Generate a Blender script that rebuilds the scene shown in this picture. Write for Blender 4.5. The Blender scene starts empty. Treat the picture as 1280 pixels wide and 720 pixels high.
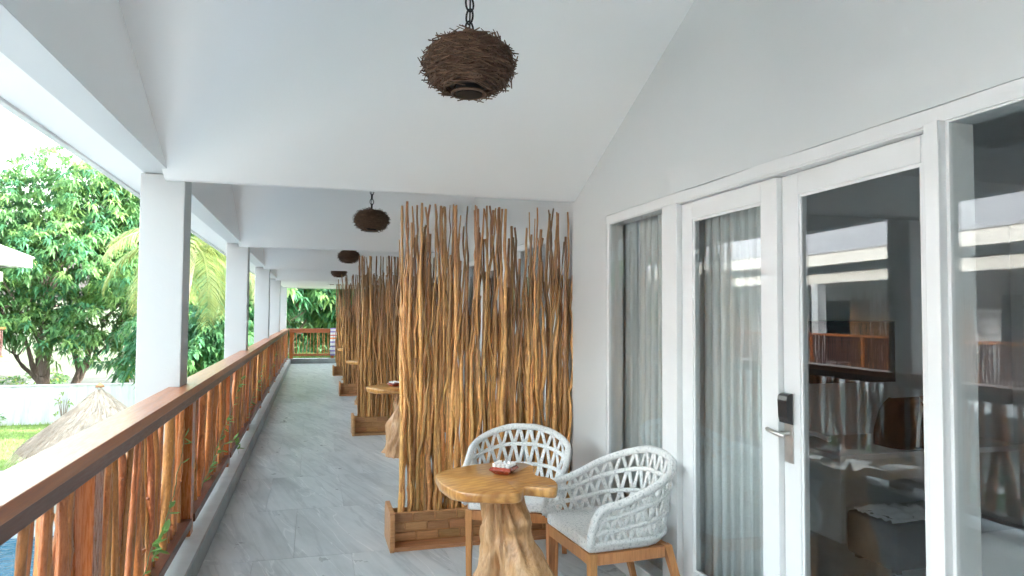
import bpy, bmesh, math, random
from math import sin, cos, pi, radians
from mathutils import Vector, Matrix, noise

S = bpy.context.scene
COL = S.collection

# ------------------------------------------------------------------ camera
YAW, PITCH, ROLL, FPX = 0.278, 0.039, 0.006, 871.4
cam = bpy.data.cameras.new('camera')
cam.sensor_width = 36.0
cam.lens = FPX / 1280 * 36
cam.clip_start = 0.05
cam.clip_end = 600
co = bpy.data.objects.new('camera', cam)
COL.objects.link(co)
F = Vector((sin(YAW)*cos(PITCH), cos(YAW)*cos(PITCH), sin(PITCH)))
RT = Vector((cos(YAW), -sin(YAW), 0))
UP = RT.cross(F)
R2 = RT*cos(ROLL) + UP*sin(ROLL)
U2 = -RT*sin(ROLL) + UP*cos(ROLL)
mw = Matrix((R2, U2, -F)).transposed().to_4x4()
mw.translation = (0, 0, 1.55)
co.matrix_world = mw
S.camera = co

# ------------------------------------------------------------------ sky, sun, exposure
SUN_EL, SUN_AZ = 16.0, 106.0          # azimuth clockwise from +Y (along the veranda)
w = bpy.data.worlds.new('World')
S.world = w
w.use_nodes = True
nt = w.node_tree
sky = nt.nodes.new('ShaderNodeTexSky')
sky.sky_type = 'NISHITA'
sky.sun_disc = False
sky.sun_elevation = radians(SUN_EL)
sky.sun_rotation = radians(SUN_AZ)
sky.air_density = 2.6
sky.dust_density = 6.0
sky.ozone_density = 1.0
hs = nt.nodes.new('ShaderNodeHueSaturation')
hs.inputs['Saturation'].default_value = 0.35
bg = nt.nodes['Background']
bg.inputs[1].default_value = 0.15
nt.links.new(sky.outputs[0], hs.inputs['Color'])
nt.links.new(hs.outputs[0], bg.inputs[0])

sl = bpy.data.lights.new('sun', 'SUN')
sl.energy = 2.0
sl.angle = radians(0.6)
sl.color = (1.0, 0.86, 0.68)
so = bpy.data.objects.new('sun', sl)
COL.objects.link(so)
sd = Vector((sin(radians(SUN_AZ))*cos(radians(SUN_EL)), cos(radians(SUN_AZ))*cos(radians(SUN_EL)), sin(radians(SUN_EL))))
so.rotation_euler = sd.to_track_quat('Z', 'Y').to_euler()
so.location = (30, -10, 20)

S.view_settings.view_transform = 'Standard'
S.view_settings.look = 'None'
S.view_settings.gamma = 1.0
S.view_settings.use_curve_mapping = False
S.view_settings.exposure = 4.2
S.view_settings.use_white_balance = True
S.view_settings.white_balance_temperature = 5530
S.view_settings.white_balance_tint = 6
S.render.engine = 'CYCLES'
S.cycles.use_denoising = True
S.cycles.use_light_tree = False
S.cycles.max_bounces = 9
S.cycles.diffuse_bounces = 7
S.cycles.glossy_bounces = 4
S.cycles.transmission_bounces = 6
S.cycles.transparent_max_bounces = 16
S.cycles.caustics_reflective = False
S.cycles.caustics_refractive = False
S.cycles.sample_clamp_indirect = 6.0
S.cycles.use_adaptive_sampling = True
S.cycles.adaptive_threshold = 0.06

# ------------------------------------------------------------------ material helpers
def _new(name):
    m = bpy.data.materials.new(name)
    m.use_nodes = True
    return m, m.node_tree, m.node_tree.nodes['Principled BSDF']

def _coords(nt, scale=(1, 1, 1), rnd=True):
    tc = nt.nodes.new('ShaderNodeTexCoord')
    mp = nt.nodes.new('ShaderNodeMapping')
    mp.inputs['Scale'].default_value = scale
    nt.links.new(tc.outputs['Object'], mp.inputs['Vector'])
    if rnd:
        oi = nt.nodes.new('ShaderNodeObjectInfo')
        mu = nt.nodes.new('ShaderNodeMath'); mu.operation = 'MULTIPLY'
        mu.inputs[1].default_value = 37.0
        nt.links.new(oi.outputs['Random'], mu.inputs[0])
        nt.links.new(mu.outputs[0], mp.inputs['Location'])
    return mp.outputs[0]

def _noise(nt, vec, scale, detail=5, rough=.55, dist=0.0):
    n = nt.nodes.new('ShaderNodeTexNoise')
    n.inputs['Scale'].default_value = scale
    n.inputs['Detail'].default_value = detail
    n.inputs['Roughness'].default_value = rough
    n.inputs['Distortion'].default_value = dist
    nt.links.new(vec, n.inputs['Vector'])
    return n.outputs[0]

def _ramp(nt, fac, stops, interp='LINEAR'):
    r = nt.nodes.new('ShaderNodeValToRGB')
    r.color_ramp.interpolation = interp
    e = r.color_ramp.elements
    while len(e) < len(stops):
        e.new(0.5)
    for el, (p, c) in zip(e, stops):
        el.position = p
        el.color = (*c, 1)
    nt.links.new(fac, r.inputs[0])
    return r.outputs[0]

def _bump(nt, b, h, strength=.3, dist=.01):
    bp = nt.nodes.new('ShaderNodeBump')
    bp.inputs['Strength'].default_value = strength
    bp.inputs['Distance'].default_value = dist
    nt.links.new(h, bp.inputs['Height'])
    nt.links.new(bp.outputs[0], b.inputs['Normal'])

def _mix(nt, fac, a, b, mode='MIX'):
    m = nt.nodes.new('ShaderNodeMix'); m.data_type = 'RGBA'; m.blend_type = mode
    for s, v in ((m.inputs[0], fac), (m.inputs[6], a), (m.inputs[7], b)):
        if isinstance(v, (int, float)):
            s.default_value = v
        elif isinstance(v, tuple):
            s.default_value = (*v, 1)
        else:
            nt.links.new(v, s)
    return m.outputs[2]

def _objshift(nt, colour, amount=.35, hue=.03):
    """brightness and hue shift by object, so alike pieces differ"""
    oi = nt.nodes.new('ShaderNodeObjectInfo')
    h = nt.nodes.new('ShaderNodeHueSaturation')
    mr = nt.nodes.new('ShaderNodeMapRange')
    mr.inputs[3].default_value = 1 - amount; mr.inputs[4].default_value = 1 + amount
    nt.links.new(oi.outputs['Random'], mr.inputs[0])
    nt.links.new(mr.outputs[0], h.inputs['Value'])
    wn = nt.nodes.new('ShaderNodeTexWhiteNoise'); wn.noise_dimensions = '1D'
    nt.links.new(oi.outputs['Random'], wn.inputs['W'])
    m2 = nt.nodes.new('ShaderNodeMapRange')
    m2.inputs[3].default_value = .5 - hue; m2.inputs[4].default_value = .5 + hue
    nt.links.new(wn.outputs[0], m2.inputs[0])
    nt.links.new(m2.outputs[0], h.inputs['Hue'])
    nt.links.new(colour, h.inputs['Color'])
    return h.outputs[0]

def plain(name, c, rough=.5, metal=0.0, var=.12, scale=6, bump=0.0, bscale=80, bdist=.002):
    m, nt, b = _new(name)
    v = _coords(nt, rnd=False)
    n = _noise(nt, v, scale, 6, .6)
    lo = tuple(x*(1-var) for x in c); hi = tuple(min(1, x*(1+var)) for x in c)
    nt.links.new(_ramp(nt, n, [(.3, lo), (.7, hi)]), b.inputs['Base Color'])
    b.inputs['Roughness'].default_value = rough
    b.inputs['Metallic'].default_value = metal
    if bump:
        _bump(nt, b, _noise(nt, v, bscale, 4), bump, bdist)
    return m

def wood(name, dark, mid, light, stretch=(9, 9, .8), rough=.35, shift=.25, hue=.012, coat=0.0, bump=.15, scale=3.0, patch=0.0, tip=0.0, bd=.003):
    m, nt, b = _new(name)
    v = _coords(nt, stretch)
    n = _noise(nt, v, scale, 7, .6, .6)
    col = _ramp(nt, n, [(.28, dark), (.5, mid), (.74, light)])
    fine = _noise(nt, v, scale*7, 3, .6)
    col = _mix(nt, .35, col, _ramp(nt, fine, [(.35, tuple(x*.62 for x in mid)), (.65, light)]), 'MIX')
    if patch:
        pm = _noise(nt, _coords(nt, (6, 6, 2.2)), 2.0, 6, .7, 1.0)
        col = _mix(nt, _ramp(nt, pm, [(.54, (0, 0, 0)), (.62, (patch,)*3)]), col, tuple(x*.42 for x in dark))
        kn = _noise(nt, _coords(nt, (18, 18, 9)), 3.0, 2, .5)
        col = _mix(nt, _ramp(nt, kn, [(.66, (0, 0, 0)), (.72, (patch,)*3)]), col, tuple(min(1, x*1.35) for x in light))
    if tip:      # young bark is left on the thin upper ends
        tc = nt.nodes.new('ShaderNodeTexCoord'); sp = nt.nodes.new('ShaderNodeSeparateXYZ')
        nt.links.new(tc.outputs['Generated'], sp.inputs[0])
        ad = nt.nodes.new('ShaderNodeMath'); ad.operation = 'MULTIPLY_ADD'; ad.inputs[1].default_value = .3
        nt.links.new(n, ad.inputs[0]); nt.links.new(sp.outputs[2], ad.inputs[2])
        col = _mix(nt, _ramp(nt, ad.outputs[0], [(.86, (0, 0, 0)), (1.0, (tip,)*3)]), col, (.135, .062, .028))
    if shift:
        col = _objshift(nt, col, shift, hue)
    nt.links.new(col, b.inputs['Base Color'])
    b.inputs['Roughness'].default_value = rough
    rr = _ramp(nt, fine, [(.2, (max(.05, rough-.08),)*3), (.8, (min(1, rough+.15),)*3)])
    nt.links.new(rr, b.inputs['Roughness'])
    b.inputs['Coat Weight'].default_value = coat
    b.inputs['Coat Roughness'].default_value = .22
    if bump:
        _bump(nt, b, fine, bump, bd)
    return m

def leafmat(name, c, trans=.55, rough=.45, var=.25):
    m, nt, b = _new(name)
    v = _coords(nt, rnd=False)
    n = _noise(nt, v, 1.7, 3)
    col = _ramp(nt, n, [(.3, tuple(x*(1-var) for x in c)), (.7, tuple(x*(1+var) for x in c))])
    nt.links.new(col, b.inputs['Base Color'])
    b.inputs['Roughness'].default_value = rough
    b.inputs['Specular IOR Level'].default_value = .35
    tr = nt.nodes.new('ShaderNodeBsdfTranslucent')
    h = nt.nodes.new('ShaderNodeHueSaturation')
    h.inputs['Hue'].default_value = .485; h.inputs['Value'].default_value = 1.5
    nt.links.new(col, h.inputs['Color'])
    nt.links.new(h.outputs[0], tr.inputs['Color'])
    mx = nt.nodes.new('ShaderNodeMixShader'); mx.inputs[0].default_value = trans
    nt.links.new(b.outputs[0], mx.inputs[1]); nt.links.new(tr.outputs[0], mx.inputs[2])
    nt.links.new(mx.outputs[0], nt.nodes['Material Output'].inputs['Surface'])
    return m

def glassmat(name, tint=(.95, .965, .965), f0=.062):
    m, nt, b = _new(name)
    nt.nodes.remove(b)
    g = nt.nodes.new('ShaderNodeNewGeometry')
    dt = nt.nodes.new('ShaderNodeVectorMath'); dt.operation = 'DOT_PRODUCT'
    nt.links.new(g.outputs['Normal'], dt.inputs[0]); nt.links.new(g.outputs['Incoming'], dt.inputs[1])
    def mth(op, a, bb=None):
        q = nt.nodes.new('ShaderNodeMath'); q.operation = op
        for i, x in enumerate((a, bb)):
            if x is None: continue
            if isinstance(x, (int, float)): q.inputs[i].default_value = x
            else: nt.links.new(x, q.inputs[i])
        return q.outputs[0]
    c = mth('ABSOLUTE', dt.outputs['Value'])
    k = mth('POWER', mth('SUBTRACT', 1.0, c), 5.0)
    fr = mth('ADD', mth('MULTIPLY', k, 1 - f0), f0)
    tr = nt.nodes.new('ShaderNodeBsdfTransparent'); tr.inputs[0].default_value = (*tint, 1)
    gl = nt.nodes.new('ShaderNodeBsdfGlossy'); gl.inputs['Roughness'].default_value = 0.0
    mx = nt.nodes.new('ShaderNodeMixShader')
    nt.links.new(fr, mx.inputs[0]); nt.links.new(tr.outputs[0], mx.inputs[1]); nt.links.new(gl.outputs[0], mx.inputs[2])
    nt.links.new(mx.outputs[0], nt.nodes['Material Output'].inputs['Surface'])
    return m

def tilemat():
    m, nt, b = _new('slate_tile')
    v = _coords(nt, (1, 1, 1))
    sh = nt.nodes.new('ShaderNodeMapping'); sh.inputs['Rotation'].default_value = (0, 0, -.26)
    nt.links.new(v, sh.inputs[0])
    st = nt.nodes.new('ShaderNodeMapping'); st.inputs['Scale'].default_value = (3.4, .34, 1)
    nt.links.new(sh.outputs[0], st.inputs[0])
    n1 = _noise(nt, st.outputs[0], 1.5, 8, .6, .55)
    col = _ramp(nt, n1, [(.26, (.33, .36, .375)), (.42, (.48, .51, .522)), (.55, (.565, .592, .602)), (.64, (.50, .53, .542)), (.78, (.69, .71, .715))])
    n2 = _noise(nt, st.outputs[0], .9, 5, .5, .7)
    vein = _ramp(nt, n2, [(.494, (0, 0, 0)), (.501, (.6, .6, .6)), (.506, (0, 0, 0))])
    col = _mix(nt, vein, col, (.84, .85, .85))
    n3 = _noise(nt, st.outputs[0], 1.6, 6, .55, .5)
    band = _ramp(nt, n3, [(.43, (0, 0, 0)), (.452, (.65, .65, .65)), (.50, (0, 0, 0))])
    col = _mix(nt, band, col, (.36, .39, .41))
    dirt = _noise(nt, v, 3.0, 8, .7)
    col = _mix(nt, _ramp(nt, dirt, [(.5, (0, 0, 0)), (.8, (.18, .18, .18))]), col, (.34, .34, .33))
    col = _objshift(nt, col, .05, .003)
    nt.links.new(col, b.inputs['Base Color'])
    nt.links.new(_ramp(nt, _noise(nt, v, 5, 5), [(.3, (.27,)*3), (.7, (.42,)*3)]), b.inputs['Roughness'])
    _bump(nt, b, _noise(nt, v, 140, 3), .08, .001)
    return m

def ropemat():
    m, nt, b = _new('white_rope')
    v = _coords(nt, (1, 1, 1))
    n = _noise(nt, v, 95, 2, .5, .6)
    col = _ramp(nt, n, [(.30, (.56, .57, .58)), (.42, (.82, .82, .81)), (.62, (.90, .895, .88))])
    nt.links.new(col, b.inputs['Base Color'])
    b.inputs['Roughness'].default_value = .8
    wv = nt.nodes.new('ShaderNodeTexWave'); wv.wave_type = 'BANDS'; wv.bands_direction = 'DIAGONAL'
    wv.inputs['Scale'].default_value = 45; wv.inputs['Distortion'].default_value = 4
    nt.links.new(v, wv.inputs['Vector'])
    _bump(nt, b, wv.outputs[1], .7, .005)
    return m

def plaster(name, c=(.70, .715, .725), stain=.04):
    m, nt, b = _new(name)
    v = _coords(nt, rnd=False)
    big = _noise(nt, v, .8, 5, .6)
    col = _ramp(nt, big, [(.25, tuple(x*(1-stain) for x in c)), (.7, c)])
    nt.links.new(col, b.inputs['Base Color'])
    b.inputs['Roughness'].default_value = .62
    h = _mix(nt, .5, _noise(nt, v, 55, 5, .65), _noise(nt, v, 2.2, 3, .5))
    _bump(nt, b, h, .22, .006)
    return m

def gardenwallmat():
    m, nt, b = _new('weathered_white_render')
    v = _coords(nt, (1, 1, 1), False)
    mp = nt.nodes.new('ShaderNodeMapping'); mp.inputs['Scale'].default_value = (2.2, 2.2, .35)
    nt.links.new(v, mp.inputs[0])
    streak = _noise(nt, mp.outputs[0], 1.4, 8, .7)
    col = _ramp(nt, streak, [(.3, (.30, .31, .31)), (.55, (.48, .49, .49)), (.8, (.56, .57, .57))])
    nt.links.new(col, b.inputs['Base Color'])
    b.inputs['Roughness'].default_value = .85
    _bump(nt, b, _noise(nt, v, 25, 6), .2, .01)
    return m

def watermat():
    m, nt, b = _new('pool_water')
    b.inputs['Base Color'].default_value = (.02, .10, .17, 1)
    b.inputs['Roughness'].default_value = .04
    b.inputs['IOR'].default_value = 1.33
    v = _coords(nt, (1, 1.6, 1), False)
    _bump(nt, b, _noise(nt, v, 3.2, 4, .5, 1.0), .5, .12)
    return m

def groundmat(name, a, bcol, c, scale):
    m, nt, b = _new(name)
    v = _coords(nt, rnd=False)
    n = _noise(nt, v, scale, 8, .65, .4)
    col = _ramp(nt, n, [(.3, a), (.52, bcol), (.75, c)])
    nt.links.new(col, b.inputs['Base Color'])
    b.inputs['Roughness'].default_value = .95
    _bump(nt, b, _noise(nt, v, scale*9, 5), .6, .04)
    return m

MT = {}
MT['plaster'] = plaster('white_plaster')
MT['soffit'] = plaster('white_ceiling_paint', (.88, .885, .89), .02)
MT['column_dimmed'] = plaster('white_column_dimmed', (.52, .532, .54), .04)  # same white paint, darkened to hold back the strong light on the columns
MT['facade'] = plaster('facade_paint', (.64, .66, .67), .035)
MT['paint'] = plain('white_gloss_paint', (.73, .74, .75), .32, var=.025, scale=3, bump=.03, bscale=35)
MT['inner'] = plain('room_wall_paint', (.74, .76, .77), .6, var=.04)
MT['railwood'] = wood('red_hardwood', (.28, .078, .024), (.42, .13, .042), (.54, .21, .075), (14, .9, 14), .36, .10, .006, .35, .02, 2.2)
MT['dark_wood_and_shade'] = wood('dark_hardwood_and_shade', (.075, .026, .017), (.13, .048, .032), (.18, .072, .048), (14, .9, 14), .35, .10, .006, .2, .08, 2.2)  # dark rail wood; on the opposite balusters it stands in for shade
MT['railwood_z'] = wood('red_hardwood_upright', (.30, .085, .022), (.43, .13, .034), (.52, .18, .052), (14, 14, .9), .25, .12, .008, .4, .08, 2.2)
MT['railstick'] = wood('varnished_branch', (.24, .075, .020), (.54, .20, .052), (.68, .30, .09), (10, 10, 2.0), .30, .20, .012, .3, .3, 2.6, patch=.35)
MT['stick'] = wood('dry_branch', (.18, .075, .024), (.53, .26, .078), (.72, .44, .165), (11, 11, 1.5), .32, .52, .009, .25, .4, 2.8, patch=.4, tip=.6, bd=.005)
MT['teak'] = wood('teak_leg', (.34, .13, .04), (.50, .22, .07), (.60, .30, .11), (16, 16, 1.0), .38, .10, .006, .1, .08, 2.4)
MT['planter'] = wood('planter_plank', (.25, .11, .04), (.43, .215, .08), (.54, .30, .13), (1.2, 12, 12), .45, .22, .01, .1, .15, 2.5)
def slabmat():
    m, nt, b = _new('golden_slab')
    v = _coords(nt, (1, 1, 1), False)
    mp = nt.nodes.new('ShaderNodeMapping'); mp.inputs['Scale'].default_value = (1.2, 4.5, 2.5); mp.inputs['Rotation'].default_value = (0, 0, .5)
    nt.links.new(v, mp.inputs[0])
    n = _noise(nt, mp.outputs[0], 2.4, 5, .5, 1.4)
    wv = nt.nodes.new('ShaderNodeTexWave'); wv.inputs['Scale'].default_value = 3.2; wv.inputs['Distortion'].default_value = 7; wv.inputs['Detail'].default_value = 3; wv.inputs['Detail Scale'].default_value = 1.2
    nt.links.new(mp.outputs[0], wv.inputs['Vector'])
    c1 = _ramp(nt, n, [(.3, (.32, .125, .026)), (.5, (.55, .265, .062)), (.72, (.68, .40, .13))])
    c2 = _ramp(nt, wv.outputs[1], [(.1, (.36, .15, .032)), (.8, (.62, .33, .09))])
    mg = nt.nodes.new('ShaderNodeMapping'); mg.inputs['Scale'].default_value = (2.2, 26, 8); mg.inputs['Rotation'].default_value = (0, 0, .42)
    nt.links.new(v, mg.inputs[0])
    gr = _noise(nt, mg.outputs[0], 2.5, 6, .65, .8)
    cc = _mix(nt, .45, c1, c2)
    cc = _mix(nt, _ramp(nt, gr, [(.50, (0, 0, 0)), (.68, (.55, .55, .55))]), cc, (.24, .09, .02))
    nt.links.new(cc, b.inputs['Base Color'])
    b.inputs['Roughness'].default_value = .28
    b.inputs['Coat Weight'].default_value = .6; b.inputs['Coat Roughness'].default_value = .1
    return m
MT['slab'] = slabmat()
MT['root'] = wood('pale_root_wood', (.20, .085, .03), (.58, .31, .125), (.74, .52, .32), (7, 7, 1.3), .42, .04, .004, .1, .5, 1.6, bd=.01)
MT['twig'] = wood('dark_twig', (.035, .02, .012), (.085, .047, .027), (.15, .088, .05), (8, 8, 8), .7, .1, .01, 0, .2, 4)
MT['twig2'] = plain('mid_twig', (.15, .085, .048), .75, var=.4, scale=30)
MT['twig3'] = plain('reddish_twig', (.10, .050, .032), .75, var=.4, scale=30)
MT['twigcore'] = plain('dark_nest_core', (.030, .018, .012), .9)
MT['iron'] = plain('black_iron', (.015, .015, .017), .5, .6)
MT['rope'] = ropemat()
MT['tile'] = tilemat()
MT['grout'] = plain('grey_grout', (.46, .475, .48), .9)
MT['kerbtile'] = plain('grey_kerb_tile', (.30, .325, .335), .4, var=.25, scale=3)
MT['kerbtop'] = plain('pale_stone_ledge', (.62, .66, .68), .5, var=.08)
MT['glass'] = glassmat('window_glass')
MT['steel'] = plain('brushed_steel', (.62, .61, .59), .28, 1.0, .08, 30)
MT['blackplastic'] = plain('black_plastic', (.02, .02, .022), .22)
MT['redlacquer'] = wood('red_lacquer', (.20, .03, .018), (.34, .055, .03), (.42, .09, .05), (3, 3, 3), .2, 0, 0, .5, .03)
MT['ceramic'] = plain('white_ceramic', (.82, .82, .82), .2, var=.02)
MT['thatch'] = wood('dry_thatch', (.28, .205, .14), (.48, .385, .28), (.60, .51, .40), (3, 3, 1), .9, 0, 0, 0, .3, 3)
MT['thatch2'] = plain('pale_thatch_straw', (.50, .43, .345), .9, var=.35, scale=2.2)
MT['bark'] = wood('grey_brown_bark', (.09, .068, .055), (.19, .145, .118), (.29, .235, .195), (5, 5, 1), .9, .1, .01, 0, .8, 2.4, bd=.03)
MT['palmtrunk'] = wood('palm_trunk', (.16, .12, .09), (.30, .24, .19), (.42, .36, .30), (1, 1, 9), .9, 0, 0, 0, .5, 2, bd=.02)
MT['leafA'] = leafmat('leaf_mid_green', (.115, .225, .085))
MT['leafB'] = leafmat('leaf_light_green', (.180, .285, .095))
MT['leafC'] = leafmat('leaf_deep_green', (.07, .16, .065))
MT['leafD'] = leafmat('leaf_cool_green', (.085, .205, .105))
MT['palmleaf'] = leafmat('palm_yellow_green', (.20, .235, .07), .25)
MT['palmleaf2'] = leafmat('palm_green', (.14, .20, .06), .25)
MT['vineleaf'] = leafmat('vine_leaf', (.16, .30, .07), .3)
MT['vinestem'] = plain('vine_stem', (.20, .26, .10), .7)
MT['hedge'] = leafmat('hedge_lime', (.20, .28, .045), .3)
MT['grass'] = groundmat('lawn', (.07, .12, .02), (.13, .19, .04), (.22, .25, .06), .55)
MT['grassblade'] = leafmat('grass_blade', (.16, .25, .055), .3)
MT['paver'] = groundmat('grey_paving', (.30, .295, .28), (.38, .37, .35), (.45, .44, .42), 1.2)
MT['paledeck'] = plain('pale_deck_stone', (.60, .60, .585), .7, var=.1, scale=1.5)
MT['scrub'] = groundmat('dry_scrub', (.03, .045, .02), (.07, .085, .04), (.15, .14, .09), .5)
MT['dirt'] = groundmat('dry_earth', (.06, .065, .035), (.11, .10, .07), (.19, .17, .14), .35)
MT['gardenwall'] = gardenwallmat()
MT['water'] = watermat()
MT['linen'] = plain('white_linen', (.80, .81, .83), .9, var=.03, bump=.25, bscale=9, bdist=.02)
MT['darkcloth'] = plain('dark_grey_cloth', (.05, .055, .06), .9, bump=.2, bscale=60)
MT['blackcloth'] = plain('black_cloth', (.012, .012, .013), .9)
MT['eave_sun_tint'] = plaster('white_eave_sun_tint', (.50, .485, .455), .05)  # dimmed white eaves with the low sun's cream tone put into the colour
MT['roomfloor'] = plain('room_floor_tile', (.36, .38, .39), .3, var=.15)
MT['rooftile'] = plain('grey_roof_sheet', (.30, .30, .32), .6)
MT['darkglass'] = plain('dark_window', (.02, .025, .03), .05)
MT['stone'] = plain('pale_rock', (.45, .42, .37), .9, var=.25, scale=2, bump=.5, bscale=12, bdist=.05)

def curtainmat():
    m, nt, b = _new('sheer_grey_curtain')
    v = _coords(nt, (60, 60, 1), False)
    n = _noise(nt, v, 3, 3)
    col = _ramp(nt, n, [(.3, (.72, .75, .75)), (.7, (.84, .86, .86))])
    nt.links.new(col, b.inputs['Base Color']); b.inputs['Roughness'].default_value = .9
    tr = nt.nodes.new('ShaderNodeBsdfTranslucent'); nt.links.new(col, tr.inputs[0])
    mx = nt.nodes.new('ShaderNodeMixShader'); mx.inputs[0].default_value = .3
    nt.links.new(b.outputs[0], mx.inputs[1]); nt.links.new(tr.outputs[0], mx.inputs[2])
    nt.links.new(mx.outputs[0], nt.nodes['Material Output'].inputs['Surface'])
    return m
MT['curtain'] = curtainmat()

def towelmat():
    m, nt, b = _new('striped_towel')
    tc = nt.nodes.new('ShaderNodeTexCoord')
    sp = nt.nodes.new('ShaderNodeSeparateXYZ'); nt.links.new(tc.outputs['Generated'], sp.inputs[0])
    W = (.75, .74, .78); P = (.34, .28, .60); O = (.85, .30, .10); Rr = (.65, .12, .14); K = (.08, .08, .10)
    col = _ramp(nt, sp.outputs[2], [(0, P), (.06, W), (.14, P), (.2, W), (.3, P), (.33, K), (.36, W), (.46, P), (.52, W),
                                     (.60, O), (.66, W), (.72, Rr), (.76, W), (.84, P), (.9, W), (.96, P)], 'CONSTANT')
    nt.links.new(col, b.inputs['Base Color']); b.inputs['Roughness'].default_value = .95
    return m
MT['towel'] = towelmat()

# ------------------------------------------------------------------ mesh helpers
class MB:
    def __init__(s):
        s.v = []; s.f = []; s.mi = []
    def face(s, ids, mi=0):
        s.f.append(ids); s.mi.append(mi)
    def poly(s, pts, mi=0):
        b = len(s.v); s.v.extend(tuple(p) for p in pts); s.face(tuple(range(b, b+len(pts))), mi)
    def box(s, x0, x1, y0, y1, z0, z1, mi=0):
        b = len(s.v)
        s.v += [(x0,y0,z0),(x1,y0,z0),(x1,y1,z0),(x0,y1,z0),(x0,y0,z1),(x1,y0,z1),(x1,y1,z1),(x0,y1,z1)]
        for q in ((0,3,2,1),(4,5,6,7),(0,1,5,4),(1,2,6,5),(2,3,7,6),(3,0,4,7)):
            s.face(tuple(b+i for i in q), mi)
        return s
    def hexa(s, lo, hi, mi=0):
        """8-corner solid: lower 4 points and upper 4 points, both counter-clockwise"""
        b = len(s.v); s.v += [tuple(p) for p in lo] + [tuple(p) for p in hi]
        for q in ((0,3,2,1),(4,5,6,7),(0,1,5,4),(1,2,6,5),(2,3,7,6),(3,0,4,7)):
            s.face(tuple(b+i for i in q), mi)
        return s
    def prism(s, out, z0, z1, mi=0):
        n = len(out); b = len(s.v)
        s.v += [(x, y, z0) for x, y in out] + [(x, y, z1) for x, y in out]
        s.face(tuple(b+n-1-i for i in range(n)), mi); s.face(tuple(b+n+i for i in range(n)), mi)
        for i in range(n):
            j = (i+1) % n; s.face((b+i, b+j, b+n+j, b+n+i), mi)
        return s
    def tube(s, path, rad, sides=6, cap=True, mi=0, ry=None):
        path = [Vector(p) for p in path]; n = len(path)
        if isinstance(rad, (int, float)): rad = [rad]*n
        b = len(s.v); ref = None
        for i, p in enumerate(path):
            t = (path[min(i+1, n-1)] - path[max(i-1, 0)])
            if t.length < 1e-9: t = Vector((0, 0, 1))
            t.normalize()
            if ref is None:
                ref = Vector((1, 0, 0)) if abs(t.x) < .8 else Vector((0, 1, 0))
            u = (ref - t*ref.dot(t)).normalized(); ref = u; w_ = t.cross(u)
            for k in range(sides):
                a = 2*pi*k/sides
                s.v.append(tuple(p + u*cos(a)*rad[i] + w_*sin(a)*(rad[i] if ry is None else ry)))
        for i in range(n-1):
            for k in range(sides):
                k2 = (k+1) % sides
                s.face((b+i*sides+k, b+i*sides+k2, b+(i+1)*sides+k2, b+(i+1)*sides+k), mi)
        if cap:
            s.face(tuple(b+sides-1-k for k in range(sides)), mi)
            s.face(tuple(b+(n-1)*sides+k for k in range(sides)), mi)
        return s
    def mesh(s, name, mats, smooth=False, bevel=0.0, segs=2, angle=None):
        me = bpy.data.meshes.new(name)
        me.from_pydata(s.v, [], s.f)
        mats = mats if isinstance(mats, (list, tuple)) else [mats]
        for m in mats: me.materials.append(MT[m] if isinstance(m, str) else m)
        if len(mats) > 1: me.polygons.foreach_set('material_index', s.mi)
        if bevel:
            bm = bmesh.new(); bm.from_mesh(me)
            ed = [e for e in bm.edges if len(e.link_faces) == 2 and e.calc_face_angle(0) > .5]
            bmesh.ops.bevel(bm, geom=ed, offset=bevel, segments=segs, affect='EDGES', profile=.6, clamp_overlap=True)
            bm.to_mesh(me); bm.free()
        if smooth:
            me.polygons.foreach_set('use_smooth', [True]*len(me.polygons))
            if angle: me.set_sharp_from_angle(angle=angle)
        me.update()
        return me
    def build(s, name, mats, parent=None, smooth=False, bevel=0.0, world=False, segs=2, angle=None, **tags):
        if parent is not None and world:
            o = parent.matrix_basis.translation.copy(); q = parent.parent
            while q is not None: o += q.matrix_basis.translation; q = q.parent
            s.v = [(a-o.x, b-o.y, c-o.z) for a, b, c in s.v]
        return link(name, s.mesh(name, mats, smooth, bevel, segs, angle), parent, **tags)

def link(name, me, parent=None, loc=None, rot=None, scale=None, **tags):
    o = bpy.data.objects.new(name, me); COL.objects.link(o)
    if parent is not None: o.parent = parent
    if loc is not None: o.location = loc
    if rot is not None: o.rotation_euler = rot
    if scale is not None: o.scale = scale
    for k, v in tags.items(): o[k] = v
    return o

def thing(name, loc, label, category, group=None, rz=0.0):
    o = bpy.data.objects.new(name, None); COL.objects.link(o)
    o.empty_display_size = .2
    o.location = loc; o.rotation_euler = (0, 0, rz)
    o['label'] = label; o['category'] = category
    if group: o['group'] = group
    return o

def copy_tree(o, parent=None):
    c = o.copy(); COL.objects.link(c); c.parent = parent
    for ch in list(o.children): copy_tree(ch, c)
    return c

def B(x0, x1, y0, y1, z0, z1): return MB().box(x0, x1, y0, y1, z0, z1)

# ------------------------------------------------------------------ layout constants
BW = 1.827            # facade plane
BAY = 4.525
YV0 = 4.77            # valley (column line) of the first bay seen
NB = 4                # bays beyond the first
YEND = 22.80
GZ = -3.5             # garden level
ZV, SL = 2.385, .455   # ceiling height at the valleys, slope
VF = .03
ZR = ZV + SL*(BAY/2 - VF)
valleys = [YV0 + BAY*k for k in range(-2, NB)]     # last one is the end of the roof

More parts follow.
